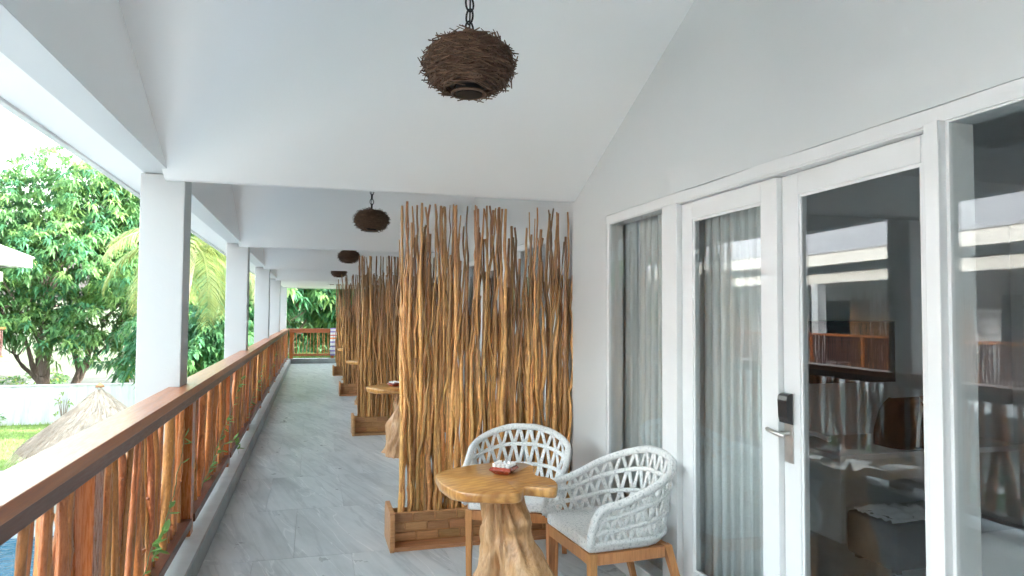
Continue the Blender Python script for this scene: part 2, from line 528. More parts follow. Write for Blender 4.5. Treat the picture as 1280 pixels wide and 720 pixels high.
# ------------------------------------------------------------------ ground and garden surfaces
B(-150, 150, -80, 260, GZ-.5, GZ-.02).build('ground', 'dirt', kind='structure', label='dry pale earth of the land beyond the garden', category='ground')
B(-40, 30, 18.6, 24.4, GZ-.3, GZ+.004).build('pool_deck', 'paledeck', kind='structure', label='pale paved deck between pool and garden', category='deck')
B(-40, 30, 24.4, 26.0, GZ-.3, GZ+.004).build('garden_path', 'paver', kind='structure', label='grey paved strip between pool and lawn', category='path')
B(-40, 30, 26.0, 36.2, GZ-.3, GZ+.012).build('lawn', 'grass', kind='structure', label='mown garden lawn in front of the white wall', category='lawn')
B(-7.2, -4.2, -6, 18.2, GZ-.3, GZ+.004).build('pool_water', 'water', kind='structure', label='dark blue rippled pool water below the veranda', category='water')
cp = MB()
cp.box(-7.6, -7.2, -6.4, 18.6, GZ-.3, GZ+.09); cp.box(-4.2, -3.8, -6.4, 18.6, GZ-.3, GZ+.09)
cp.box(-7.2, -4.2, 18.2, 18.6, GZ-.3, GZ+.09); cp.box(-7.2, -4.2, -6.4, -6, GZ-.3, GZ+.09)
cp.build('pool_coping', 'kerbtop', kind='structure', label='pale stone edge round the pool', category='coping')
B(-3.8, 8, -8, 18.6, GZ-.3, GZ+.004).build('terrace', 'paledeck', kind='structure', label='paved terrace under the veranda, pale and widened to bounce light up', category='terrace')  # widened and made pale so it throws light up onto the ceilings
B(-13, -7.6, -8, 18.6, GZ-.3, GZ+.004).build('terrace', 'paledeck', kind='structure', label='paved terrace along the far side of the pool', category='terrace')

# ------------------------------------------------------------------ the hotel building with the veranda
bld = thing('hotel_building', (BW, 9.0, GZ), 'white plastered hotel block whose roofed upper veranda the photo looks along', 'building')
W = dict(parent=bld, world=True)
# veranda slab, lower storey, lower columns
B(-1.15, 7.0, -5.0, YEND+.45, -.35, -.012).build('floor_slab', 'plaster', **W)
B(1.9, 6.9, -4.9, YEND+.3, GZ, -.35).build('lower_wall', 'plaster', **W)
kb = MB(); kb.box(-1.12, -.646, -5, YEND+.02, -.012, .126)
kb.build('kerb_ledge', 'kerbtop', bevel=.006, **W)
B(-.646, -.634, -5, YEND, -.010, .128).build('kerb_facing', 'kerbtile', **W)
B(-1.12, 1.827, YEND+.03, YEND+.33, -.012, .15).build('end_kerb', 'kerbtop', **W)
B(-.634, 1.827, YEND+.012, YEND+.03, -.012, .152).build('end_kerb_facing', 'kerbtile', **W)

# columns
CW = .257
for k in range(-1, NB+1):
    y0 = 4.806 + BAY*k if k < NB else YEND + .08
    zt = 2.428
    B(-1.051, -.794, y0, y0+CW, .12, zt).build('column', 'column_dimmed', bevel=.008, **W)
    B(-1.051, -.794, y0, y0+CW, GZ, -.35).build('lower_column', 'plaster', **W)

# eave beam, outer soffit, gutter board
Y0B = -5.0
YR = YEND + .55
B(-1.03, -.871, Y0B, YR, 2.43, 2.47).build('eave_beam', 'plaster', **W)
MB().hexa([(-1.36, Y0B, 2.515), (-1.032, Y0B, 2.442), (-1.032, YR, 2.442), (-1.36, YR, 2.515)], [(-1.36, Y0B, 2.62), (-1.032, Y0B, 2.62), (-1.032, YR, 2.62), (-1.36, YR, 2.62)]).build('eave_soffit', 'soffit', **W)
B(-1.40, -1.361, Y0B, YR, 2.500, 2.90).build('fascia_board', 'paint', **W)
B(-.868, 1.82, YEND+.10, YEND+.36, 2.36, 2.9).build('end_beam', 'plaster', **W)

# gabled ceiling, one folded sheet per bay
def prof(y):
    for a, b in zip(valleys[:-1], valleys[1:]):
        if a <= y <= b:
            d = min(y-a, b-y)
            return ZV + SL*max(0, d-VF)
    return ZV
for i, (a, b) in enumerate(zip(valleys[:-1], valleys[1:])):
    m = MB(); mid = (a+b)/2
    pts = [(a, ZV), (a+VF, ZV), (mid, ZR), (b-VF, ZV), (b, ZV)]
    x0, x1 = -.90, 6.9
    for (ya, za), (yb, zb) in zip(pts[:-1], pts[1:]):
        m.poly([(x0, ya, za), (x1, ya, za), (x1, yb, zb), (x0, yb, zb)])
        m.poly([(x0, ya, za+.12), (x0, yb, zb+.12), (x1, yb, zb+.12), (x1, ya, za+.12)])
    m.build('bay_ceiling', 'soffit', **W)
    # infill gable over the eave beam
    g = MB()
    lo = [(a, 2.431), (b, 2.431)]
    out = [(a, 2.43)] + [(y, z+.1) for y, z in pts] + [(b, 2.43)]
    for X in (-.868, -1.0):
        g.poly([(X, y, z) for y, z in (out if X < -.9 else out[::-1])])
    g.build('eave_gable', 'soffit', **W)

for xa, za, xb, zb in ((-1.46, 3.66, 3.0, 6.0), (3.0, 6.0, 7.4, 3.66)):  # unseen roof, raised so its shadow covers most of the facade opposite
    MB().hexa([(xa, -5.2, za), (xb, -5.2, zb), (xb, YEND+.6, zb), (xa, YEND+.6, za)], [(xa, -5.2, za+.14), (xb, -5.2, zb+.14), (xb, YEND+.6, zb+.14), (xa, YEND+.6, za+.14)]).build('shade_roof_slope', 'rooftile', **W)
for yy in (-5.05, YEND+.42):  # unseen end walls closing the raised shading roof
    g = MB(); g.hexa([(-1.3, yy, 2.65), (7.0, yy, 2.65), (7.0, yy+.1, 2.65), (-1.3, yy+.1, 2.65)], [(-1.3, yy, 3.66), (7.0, yy, 3.66), (7.0, yy+.1, 3.66), (-1.3, yy+.1, 3.66)])
    g.poly([(-1.3, yy, 3.66), (7.0, yy, 3.66), (3.0, yy, 5.98)]); g.poly([(-1.3, yy+.1, 3.66), (3.0, yy+.1, 5.98), (7.0, yy+.1, 3.66)])
    g.build('shade_roof_gable', 'plaster', **W)
B(-1.36, -1.30, -5.1, YEND+.5, 2.62, 3.66).build('shade_roof_parapet', 'plaster', **W)  # unseen upstand below the raised shading roof
# ceiling behind the last valley
B(-.9, 6.9, valleys[-1], YEND+.4, ZV, ZV+.3).build('end_ceiling', 'soffit', **W)

# facade: per bay openings (sidelight, double door, window)
def facade_bay(o, first):
    """o = y offset of the bay; openings measured on the first bay"""
    T = .11
    zh = 2.118
    # solid pieces between floor and head
    piers = [(4.178, 4.83), (.28, .86)]
    for a, b in piers:
        B(BW, BW+T, a+o, b+o, -.012, 2.1985).build('facade_wall', 'facade', **W)
    # gable piece above the trim
    ya, yb = .305+o, 4.83+o
    m = MB()
    pts = [(ya, 2.199)] + [(ya+(yb-ya)*i/48, prof(ya+(yb-ya)*i/48)+.06) for i in range(49)] + [(yb, 2.199)]
    for X, rev in ((BW, False), (BW+T, True)):
        q = [(X, y, z) for y, z in pts]
        m.poly(q[::-1] if rev else q)
    m.poly([(BW, ya, 2.199), (BW, yb, 2.199), (BW+T, yb, 2.199), (BW+T, ya, 2.199)])
    m.build('facade_gable', 'facade', **W)
    # head trim with a hairline gap to the plaster above
    random.seed(5+int(o*10))
    h = MB(); n = 90; y_a, y_b = .861+o, 4.177+o
    for i in range(n):
        u0 = y_a + (y_b-y_a)*i/n; u1 = y_a + (y_b-y_a)*(i+1)/n
        t0 = 2.1966 + .0055*noise.noise((u0*2.2, 0, 1)); t1 = 2.1966 + .0055*noise.noise((u1*2.2, 0, 1))
        h.poly([(BW+.001, u0, 2.146), (BW+.001, u0, t0), (BW+.001, u1, t1), (BW+.001, u1, 2.146)])
        h.poly([(BW+.001, u0, t0), (BW+.06, u0, t0), (BW+.06, u1, t1), (BW+.001, u1, t1)])
    h.poly([(BW+.001, y_a, 2.146), (BW+.06, y_a, 2.146), (BW+.06, y_a, 2.196), (BW+.001, y_a, 2.196)])
    h.poly([(BW+.001, y_a, 2.146), (BW+.001, y_b, 2.146), (BW+.06, y_b, 2.146), (BW+.06, y_a, 2.146)])
    h.build('head_trim', 'paint', **W)
    # mullions
    B(BW-.026, BW+.10, 1.650+o, 1.702+o, 0, 2.147).build('mullion', 'paint', bevel=.004, **W)
    B(BW+.002, BW+.10, 3.272+o, 3.392+o, 0, 2.147).build('mullion', 'paint', bevel=.004, **W)
    B(BW+.006, BW+.10, 1.702+o, 3.272+o, 2.139, 2.1455).build('door_head', 'paint', **W)
    B(BW-.02, BW+.11, 1.702+o, 3.272+o, -.008, .018).build('threshold', 'kerbtop', **W)
    # fixed lights
    for a, b in ((3.392, 4.178), (.86, 1.650)):
        wn = bpy.data.objects.new('window', None); COL.objects.link(wn); wn.parent = bld
        wn.location = (0, (a+b)/2+o-9.0, -GZ)
        WW = dict(parent=wn, world=True)
        fr = MB(); e = .040
        if a < 2: e2 = .012
        else: e2 = e
        fr.box(BW+.003, BW+.10, a+o, a+e+o, .0, 2.146); fr.box(BW+.003, BW+.10, b-e2+o, b+o, .0, 2.146)
        fr.box(BW+.003, BW+.10, a+e+o, b-e2+o, 2.138, 2.1455); fr.box(BW+.003, BW+.10, a+e+o, b-e2+o, 0, .11)
        fr.build('frame', 'paint', bevel=.003, **WW)
        B(BW+.012, BW+.018, a+e+o-.004, b-e2+o+.004, .11, 2.138).build('pane', 'glass', **WW)
    # two door leaves
    X0, X1 = BW+.032, BW+.074
    for a, b, kind in ((2.488, 3.268, 'far'), (1.706, 2.486, 'near')):
        pv = (X0, b if kind == 'far' else a)         # hinge side
        d = bpy.data.objects.new('door_leaf', None); COL.objects.link(d); d.parent = bld
        d.location = (pv[0]-BW, pv[1]+o-9.0, -GZ)
        DD = dict(parent=d, world=True)
        st = .105
        lf = MB()
        sa = .062 if kind == 'near' else st
        TZ, GT = 2.136, 2.046
        lf.box(X0, X1, a+o, a+sa+o, .022, TZ); lf.box(X0, X1, b-st+o, b+o, .022, TZ)
        lf.box(X0, X1, a+sa+o, b-st+o, GT, TZ); lf.box(X0, X1, a+sa+o, b-st+o, .022, .27)
        lf.build('leaf_frame', 'paint', bevel=.004, **DD)
        bead = MB()
        for (ya, yb, za, zb) in ((a+sa, a+sa+.012, .27, GT), (b-st-.012, b-st, .27, GT), (a+sa+.012, b-st-.012, GT-.012, GT), (a+sa+.012, b-st-.012, .27, .282)):
            bead.box(X0+.006, X0+.014, ya+o, yb+o, za, zb)
        bead.build('glazing_bead', 'paint', **DD)
        B(X0+.016, X0+.022, a+sa+o-.004, b-st+o+.004, .266, GT+.004).build('pane', 'glass', **DD)
        if kind == 'near':
            yl = 2.448+o
            B(X0-.006, X0-.0004, yl-.028, yl+.028, .955, 1.215).build('lock_plate', 'steel', bevel=.002, **DD)
            rd = MB(); n = 10
            prf = [(.0, 1.112), (.020, 1.118), (.026, 1.14), (.028, 1.18), (.030, 1.21), (.026, 1.228), (.014, 1.236), (0, 1.238)]
            for (p, z), (p2, z2) in zip(prf[:-1], prf[1:]):
                ww = .030
                rd.poly([(X0-.006-p, yl-ww, z), (X0-.006-p2, yl-ww, z2), (X0-.006-p2, yl+ww, z2), (X0-.006-p, yl+ww, z)])
            for sgn in (-1, 1):
                q = [(X0-.006-p, yl+sgn*.030, z) for p, z in prf]
                rd.poly(q if sgn > 0 else q[::-1])
            rd.build('card_reader', 'blackplastic', smooth=True, angle=.6, **DD)
            hd = MB(); r_ = .0095
            pth = [(X0-.004, yl, 1.075), (X0-.035, yl, 1.075), (X0-.050, yl+.008, 1.075), (X0-.056, yl+.02, 1.074), (X0-.057, yl+.06, 1.072), (X0-.055, yl+.118, 1.070), (X0-.046, yl+.130, 1.07)]
            # lever points to the hinge of the far leaf in the photo (towards larger y), grip overlaps the plate
            pth = [(p[0], p[1]-.045 if i > 3 else p[1], p[2]) for i, p in enumerate(pth)]
            hd.tube([(X0-.004, yl, 1.075), (X0-.045, yl, 1.075)], r_, 12)
            hd.tube([(X0-.046, yl-.030, 1.070), (X0-.052, yl-.02, 1.071), (X0-.054, yl+.02, 1.075), (X0-.052, yl+.07, 1.080), (X0-.046, yl+.085, 1.081)], r_, 12)
            hd.build('lever_handle', 'steel', smooth=True, angle=.8, **DD)
            hi = MB()
            hi.tube([(X1+.002, yl, 1.075), (X1+.05, yl, 1.075)], r_, 10)
            hi.tube([(X1+.05, yl+.01, 1.075), (X1+.054, yl-.05, 1.073), (X1+.05, yl-.12, 1.066)], r_, 10)
            hi.build('lever_handle', 'steel', smooth=True, angle=.8, **DD)
            d.rotation_euler = (0, 0, radians(-1.85))     # not fully latched
for k in range(-1, NB+1):
    if BAY*k + 4.83 > YEND + 5: break
    if k < 4: facade_bay(BAY*k, k == 0)
B(BW, BW+.11, 4.83+BAY*3, YEND+.4, -.012, 2.6).build('facade_wall', 'facade', **W)

# rooms behind the facade: back wall, party walls, floor, ceiling
B(6.0, 6.12, -4.9, YEND+.3, 0, 3.6).build('room_back_wall', 'inner', **W)
for k in range(-1, 5):
    B(BW+.111, 6.0, 4.83+BAY*(k-1)-.06 , 4.83+BAY*(k-1)+.06, 0, 2.75).build('party_wall', 'inner', **W)
B(BW+.111, 6.0, -4.9, YEND+.3, 2.62, 2.70).build('room_ceiling', 'inner', **W)
B(BW+.112, 6.0, -4.9, YEND+.3, -.011, .004).build('room_floor', 'roomfloor', **W)
B(-1.0, 7.0, -5.0, -4.9, -.35, 3.4).build('end_wall', 'plaster', **W)

# ------------------------------------------------------------------ tiled floor
fl = B(-.634, BW, -5, YEND+.01, -.011, -.0035).build('floor', 'grout', kind='structure', label='grey slate-look tiled veranda floor', category='floor')
random.seed(11)
TWX, TWY = .6, 1.15
tile_cache = {}
row = 0
y = 4.70 - TWY*6
while y < YEND:
    y1 = min(y+TWY, YEND)
    x = -.634 - (.30 if row % 2 else .06)
    while x < BW:
        xa, xb = max(x, -.634), min(x+TWX, BW)
        if xb - xa > .02:
            key = (round(xb-xa, 3), round(y1-y, 3))
            if key not in tile_cache:
                g = .0012
                tile_cache[key] = B(-(xb-xa)/2+g, (xb-xa)/2-g, -(y1-y)/2+g, (y1-y)/2-g, -.009, 0).mesh('tile', 'tile', bevel=.0012, segs=1)
            link('tile', tile_cache[key], fl, ((xa+xb)/2, (y+y1)/2, random.uniform(-.0004, .0004)))
        x += TWX
    y += TWY; row += 1

# ------------------------------------------------------------------ sticks
def stick_path(L, wob, seed, n, lean=0.0):
    rs = random.Random(seed); ox, oy = rs.uniform(0, 90), rs.uniform(0, 90)
    ld = rs.uniform(-1, 1)*lean
    pts = []
    for i in range(n+1):
        t = i/n
        pts.append(Vector((wob*noise.noise((ox, t*L*1.3, .3)) + wob*.42*noise.noise((ox, t*L*5.0, 2.3)) + wob*.16*noise.noise((ox, t*L*13, 7.3)) + ld*t*L,
                           .4*wob*noise.noise((oy, t*L*1.3, 5.1)), t*L)))
    return pts
def stick_mesh(name, L, r0, r1, wob, seed, mat, n=12, sides=7, lean=0.0, fork=0.0, knots=.12):
    rs = random.Random(seed*7+1); m = MB()
    pts = stick_path(L, wob, seed, n, lean)
    rad = []
    for i in range(n+1):
        t = i/n
        r = r0 + (r1-r0)*t
        rad.append(r*(1 + knots*noise.noise((seed*3.7, t*L*7, 1)) + (.22 if rs.random() < .10 else 0)))
    m.tube(pts, rad, sides)
    if fork:
        i = int(n*fork); p = pts[i]; s = rs.choice((-1, 1)); q = []
        l2 = (L - p.z)*rs.uniform(.75, .98)
        for j in range(6):
            t = j/5
            q.append(p + Vector((s*(.10*t**.6)*min(1, l2), rs.uniform(-.01, .01)*t, l2*t)))
        m.tube(q, [rad[i]*.85*(1-.35*j/5) for j in range(6)], sides)
    # a few cut-off knots
    for _ in range(rs.choice((0, 1, 1, 2))):
        i = rs.randrange(1, n); a = rs.uniform(0, 2*pi); p = pts[i]
        d = Vector((cos(a), sin(a), .7))*rad[i]
        m.tube([p, p+d*1.0, p+d*1.45], [rad[i]*.5, rad[i]*.42, rad[i]*.28], 5)
    return m.mesh(name, mat, smooth=True, angle=.9)

# stick screens between the rooms' terraces, with planter boxes
SX0, SX1 = .585, 1.815
PY = 4.64
pool_long = [stick_mesh('stick', 2.13, r, r*.50, .060, 100+i, 'stick', 24, 7, .014, fork=(.55+.03*(i % 5)) if i % 5 == 0 else 0) for i, r in enumerate([.0082, .0105, .0125, .014, .0150, .0190, .0095, .0115, .0130, .0165, .0105, .0125]*3)]
pool_mid = [stick_mesh('stick', 1.72, r, r*.5, .066, 300+i, 'stick', 20, 7, .02, fork=.6 if i % 4 == 1 else 0) for i, r in enumerate([.0095, .013, .0145, .016, .012, .015, .0135, .0195]*3)]
def build_screen(label, seed):
    s = thing('stick_screen', (SX0, PY, 0), label, 'screen', 'stick screens dividing the veranda')
    rs = random.Random(seed)
    n = 54
    for layer, (yy, cnt) in enumerate(((.150, 54), (.178, 52), (.205, 44))):
        for i in range(cnt):
            x = (i+.5)/cnt*(SX1-SX0) + rs.uniform(-.010, .010)
            lng = rs.random() < (.36 if layer == 0 else .22)
            if i in (0, 1): lng = True
            me = rs.choice(pool_long if lng else pool_mid)
            zs = rs.uniform(.985, 1.0) if lng else rs.uniform(.78, 1.16)
            link('stick', me, s, (x, yy + rs.uniform(-.008, .008), .20), (rs.uniform(-.006, .006), rs.uniform(-.026, .026), rs.uniform(0, 2*pi)), (1, 1, zs))
    pl = bpy.data.objects.new('planter', None); COL.objects.link(pl); pl.parent = s
    Wd = SX1-SX0
    bx = dict(parent=pl)
    B(-.045, Wd+.01, 0, .34, .0, .028).build('base_board', 'planter', bevel=.003, **bx)
    # chamfered end board
    e = MB()
    prf = [(-.012, .0), (.352, .0), (.352, .215), (.325, .252), (.015, .252), (-.012, .215)]
    b0 = len(e.v)
    e.v += [(-.078, y_, z_) for y_, z_ in prf] + [(-.046, y_, z_) for y_, z_ in prf]
    e.face((0, 1, 2, 3, 4, 5)[::-1]); e.face((6, 7, 8, 9, 10, 11))
    for i in range(6):
        j = (i+1) % 6; e.face((i, j, 6+j, 6+i))
    e.build('end_board', 'planter', bevel=.004, **bx)
    B(-.044, Wd+.008, .122, .13, .028, .222).build('back_panel', 'planter', **bx)
    B(-.044, Wd+.008, .225, .24, .028, .222).build('back_panel', 'planter', **bx)
    # little wooden bricks in a running bond
    bw, bh, gp = .150, .060, .010
    bm_ = {}
    for r in range(3):
        x = -.043 - (.0, .075, .02)[r]
        while x < Wd:
            xa, xb = max(x, -.043), min(x+bw, Wd+.006)
            if xb-xa > .015:
                key = round(xb-xa, 3)
                if key not in bm_:
                    bm_[key] = B(-(xb-xa)/2+gp/2, (xb-xa)/2-gp/2, -.006, .006, gp/2, bh-gp/2).mesh('brick', 'planter', bevel=.002, segs=1)
                link('brick', bm_[key], pl, ((xa+xb)/2, .116+rs.uniform(-.002, .002), .033+r*(bh+.003)))
            x += bw
    return s
scr = build_screen('nearest tall stick screen in a brick-patterned wooden planter, behind the armchairs', 3)
lab = ['second stick screen down the veranda, behind the second stump table', 'third stick screen down the veranda, partly hidden by the second',
       'farthest stick screen, beside the striped towel at the end railing']
for k in range(1, 4):
    c = build_screen(lab[k-1], 3+k)
    c.location = (SX0, PY + BAY*k*.995, 0)
    c['label'] = lab[k-1]

# ------------------------------------------------------------------ railing
RPX = -.785            # centre line of posts and sticks
rail = thing('railing', (RPX, 9, .126), 'red-brown wooden railing with branch balusters along the left of the veranda', 'railing', 'veranda railings')
RR = dict(parent=rail, world=True)
random.seed(21)
# handrail boards butt-jointed over alternate columns
ys = [-1.2] + [4.95 + 4.2*k for k in range(0, 5)] + [YEND+.05]
ys = [y_ for y_ in ys if y_ <= YEND+.05]
for a, b in zip(ys[:-1], ys[1:]):
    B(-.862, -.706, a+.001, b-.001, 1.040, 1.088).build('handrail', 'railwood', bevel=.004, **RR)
    B(-.838, -.722, a+.001, b-.001, .980, 1.040).build('under_rail', 'dark_wood_and_shade', bevel=.003, **RR)
posts = [.75 + 2.1*k for k in range(0, 11)]
posts = [p for p in posts if p < YEND-.3] + [YEND-.02]
for p in posts:
    B(RPX-.06, RPX+.056, p-.058, p+.058, .126, .980).build('post', 'railwood_z', bevel=.004, **RR)
for a, b in zip(posts[:-1], posts[1:]):
    B(RPX-.045, RPX+.066, a+.058, b-.058, .188, .240).build('bottom_rail', 'dark_wood_and_shade', bevel=.003, **RR)
pool_r = [stick_mesh('stick', .744, r, r*.8, .075, 500+i, 'railstick', 10, 8, .03, fork=.5 if i % 4 == 2 else 0, knots=.16) for i, r in enumerate([.015, .020, .026, .031, .017, .023, .028, .020]*2)]
for a, b in zip(posts[:-1], posts[1:]):
    x = a + .085
    while x < b - .075:
        me = random.choice(pool_r)
        link('stick', me, rail, (RPX + random.uniform(-.012, .012) - RPX, x-9, .240-.126), (random.uniform(-.05, .05), random.uniform(-.02, .02), random.uniform(1.2, 1.9) + random.choice((0, pi))), (1, 1, 1))
        x += random.uniform(.050, .088)
# railing across the far end
er = thing('railing', (.2, YEND+.18, .15), 'dark wooden railing with branch balusters closing the far end of the veranda', 'railing', 'veranda railings')
EE = dict(parent=er, world=True)
B(-.69, 1.82, YEND+.10, YEND+.26, 1.040, 1.088).build('handrail', 'railwood', bevel=.004, **EE)
B(-.69, 1.82, YEND+.13, YEND+.23, .96, 1.040).build('under_rail', 'railwood', **EE)
B(-.69, 1.82, YEND+.15, YEND+.21, .23, .30).build('bottom_rail', 'railwood', **EE)
for x in (-.63, .62, 1.77):
    B(x-.05, x+.05, YEND+.13, YEND+.23, .151, .96).build('post', 'railwood_z', **EE)
x = -.55
while x < 1.7:
    link('stick', random.choice(pool_r), er, (x-.2, 0, .30-.15), (0, random.uniform(-.05, .05), random.uniform(0, 6)), (.5, .5, .89))
    x += random.uniform(.06, .11)

# ------------------------------------------------------------------ woven pendant lamps
def lamp_twigs(seed, n, a, c):
    rs = random.Random(seed); m = MB()
    for i in range(n):
        z = rs.uniform(-.86, .93); ph = rs.uniform(0, 2*pi); s = math.sqrt(1-z*z)
        p = Vector((a*s*cos(ph), a*s*sin(ph), c*z))*rs.uniform(.80, 1.0)
        nn = Vector((s*cos(ph)/a, s*sin(ph)/a, z/c)).normalized()
        tg = Vector((-sin(ph), cos(ph), 0))
        t = (tg*rs.choice((-1, 1)) + nn*rs.uniform(.02, .32) + Vector((0, 0, rs.uniform(-.38, .38)))).normalized()
        L = rs.uniform(.08, .17)
        r = rs.uniform(.0018, .0034)
        p0 = p - t*L*.62
        # keep the tail close to the ball
        k = max(1e-3, math.sqrt((p0.x/a)**2+(p0.y/a)**2+(p0.z/c)**2))
        p0 = p0*min(1.0, .96/k)
        p1 = p + t*L*.38
        k1 = math.sqrt((p1.x/a)**2+(p1.y/a)**2+(p1.z/c)**2)
        if k1 > 1.14: p1 = p1*(1.14/k1)
        m.tube([p0, p, p1], [r, r, r*.7], 4, True, mi=rs.choice((0, 0, 1, 2)))
    return m
lm_tw = lamp_twigs(4, 1250, .174, .116).mesh('twig_shell', ['twig', 'twig2', 'twig3'])
core = MB(); ns = 20
for i in range(11):
    ta = -pi/2 + .42 + (pi-.84)*i/10
    for k in range(ns):
        core.v.append((.140*cos(ta)*cos(2*pi*k/ns), .140*cos(ta)*sin(2*pi*k/ns), .092*sin(ta)))
for i in range(10):
    for k in range(ns):
        core.face((i*ns+k, i*ns+(k+1) % ns, (i+1)*ns+(k+1) % ns, (i+1)*ns+k))
core_me = core.mesh('nest_core', 'twigcore', smooth=True)
cup = MB()
cup.tube([(0, 0, -.112), (0, 0, -.08)], .050, 20); 
cup_me = cup.mesh('bulb_cup', 'iron', smooth=True, angle=.6)
rg = MB()
rg.tube([(.062*cos(2*pi*k/20), .062*sin(2*pi*k/20), -.107) for k in range(21)], .0055, 6, False)
rg_me = rg.mesh('rim_ring', 'twig', smooth=True)
lk = MB()
lk.tube([(.019*cos(2*pi*k/14), 0, .029*sin(2*pi*k/14)) for k in range(15)], .0038, 6, False)
link_me = lk.mesh('chain_link', 'iron', smooth=True)
cord_me = MB().tube([(0, 0, 0), (.004, .003, .2), (-.004, 0, .4), (.003, -.003, .6), (0, 0, .78)], .0032, 6).mesh('cord', 'iron', smooth=True)
rose_me = MB().tube([(0, 0, -.045), (0, 0, -.005), (0, 0, .0)], [.02, .05, .05], 16).mesh('ceiling_rose', 'iron', smooth=True, angle=.5)
LZ = 2.484
ll = ['nearest twig-nest pendant lamp hanging on a black chain, large at the top of the photo', 'second twig-nest pendant lamp, hanging just left of the stick screen',
      'third twig-nest pendant lamp down the veranda, its top hidden by the ceiling', 'fourth twig-nest pendant lamp down the veranda, its top hidden by the ceiling',
      'farthest twig-nest pendant lamp, a small dark disc near the end railing']
lamp0 = None
for k in range(5):
    ly = 2.524 + BAY*k*.995
    if lamp0 is None:
        lp = thing('pendant_lamp', (.548, ly, LZ), ll[0], 'lamp', 'twig-nest pendant lamps')
        o = link('twig_shell', lm_tw, lp); o['kind'] = 'stuff'
        link('nest_core', core_me, lp); link('bulb_cup', cup_me, lp); link('rim_ring', rg_me, lp)
        top = ZR - LZ - .01
        z = .118; i = 0
        while z < top-.04:
            link('chain_link', link_me, lp, (0, 0, z+.02), (0, 0, (pi/2 if i % 2 else 0) + .5)); z += .048; i += 1
        link('cord', cord_me, lp, (0, 0, .1), None, (1, 1, (top-.1)/.78))
        link('ceiling_rose', rose_me, lp, (0, 0, top+.012))
        lamp0 = lp
    else:
        lp = copy_tree(lamp0); lp.location = (.548, ly, LZ); lp['label'] = ll[k]
        lp.rotation_euler = (0, 0, k*1.3)
    if k == 4: lp.location = (.50, 20.2, LZ)

# ------------------------------------------------------------------ stump tables
def root_radius(a, z, seed, spread):
    t = 1 - z/.70
    r = .098 + .012*sin(3*a+1.0) + (spread*t**1.7)*(1 + .30*sin(2*a+.6+seed) + .24*sin(5*a+2.1+seed*2))
    r += .085*math.exp(-((z-.33)/.12)**2)*max(0, cos(a-(.05)))**5 - .03*math.exp(-((z-.47)/.035)**2)*max(0, cos(a-(-.5)))**12
    r += .07*math.exp(-((z-.16)/.10)**2)*max(0, cos(a-(-.75)))**6
    r += .050*math.exp(-((z-.56)/.05)**2)*max(0, cos(a-(-.1)))**8
    p = Vector((cos(a)*2.2, sin(a)*2.2, z*3.0 + seed*9))
    r += .045*noise.noise(p*1.1) + .030*noise.noise(p*2.6) + .010*noise.noise(p*6.5) - .045*max(0, noise.noise(p*2.2+Vector((7, 3, 1)))-.22)
    groove = abs(noise.noise(Vector((cos(a)*2.6+.6*z, sin(a)*2.6, z*.9+seed*5))))
    r -= .026*max(0, 1-groove*6)
    # bark pockets
    h = noise.noise(p*2.7+Vector((1, 9, 4)))
    if h > .46: r -= .07*(h-.46)
    return max(.045, r)
def root_mesh(seed, spread):
    m = MB(); na, nz = 84, 66
    for j in range(nz+1):
        z = .697*j/nz
        cx = .03*sin(z*5+seed) - .03*(1-z/.7)
        cy = .02*sin(z*4+1)
        for i in range(na):
            a = 2*pi*i/na; r = root_radius(a, z, seed, spread)
            m.v.append((cx + r*cos(a), cy + r*sin(a), z))
    for j in range(nz):
        for i in range(na):
            i2 = (i+1) % na
            m.face((j*na+i, j*na+i2, (j+1)*na+i2, (j+1)*na+i))
    m.face(tuple(range(na))[::-1]); m.face(tuple(nz*na+i for i in range(na)))
    return m.mesh('root_base', 'root', smooth=True)
TC = Vector((.895, 3.37))
outline_w = [(.604,3.44),(.612,3.30),(.655,3.17),(.735,3.11),(.83,3.085),(.905,3.07),(.945,3.10),(.975,3.17),(1.02,3.16),(1.085,3.12),(1.135,3.12),(1.172,3.22),(1.168,3.32),(1.125,3.37),(1.12,3.42),(1.14,3.50),(1.172,3.60),(1.14,3.69),(1.04,3.72),(.93,3.73),(.83,3.70),(.73,3.66),(.66,3.60),(.612,3.53)]
def slab_mesh(outl):
    # smooth the outline with a closed Catmull-Rom, then stack rings for a rounded live edge
    pts = []; n = len(outl)
    for i in range(n):
        p0, p1, p2, p3 = [Vector(outl[(i+k) % n]) for k in (-1, 0, 1, 2)]
        for s in range(5):
            t = s/5
            pts.append(.5*((2*p1) + (-p0+p2)*t + (2*p0-5*p1+4*p2-p3)*t*t + (-p0+3*p1-3*p2+p3)*t**3))
    cen = sum(pts, Vector((0, 0)))/len(pts); N = len(pts)
    m = MB()
    rings = [(.690, .94), (.692, .97), (.700, .985), (.712, 1.0), (.730, 1.0), (.7395, .997), (.742, .990)]
    for z, sc in rings:
        for i, p in enumerate(pts):
            w_ = 1 + .012*noise.noise((p.x*9, p.y*9, z*60))
            q = cen + (p-cen)*(sc*w_ if z < .735 else sc)
            dz = .012*noise.noise((p.x*6, p.y*6, 3)) if z < .70 else 0
            m.v.append((q.x, q.y, z+dz))
    for j in range(len(rings)-1):
        for i in range(N):
            i2 = (i+1) % N; m.face((j*N+i, j*N+i2, (j+1)*N+i2, (j+1)*N+i))
    b = len(m.v); m.v.append((cen.x, cen.y, .742)); m.v.append((cen.x, cen.y, .69))
    L = (len(rings)-1)*N
    for i in range(N):
        i2 = (i+1) % N; m.face((L+i, L+i2, b)); m.face((i2, i, b+1))
    return m.mesh('table_top', 'slab', smooth=True, angle=.9)
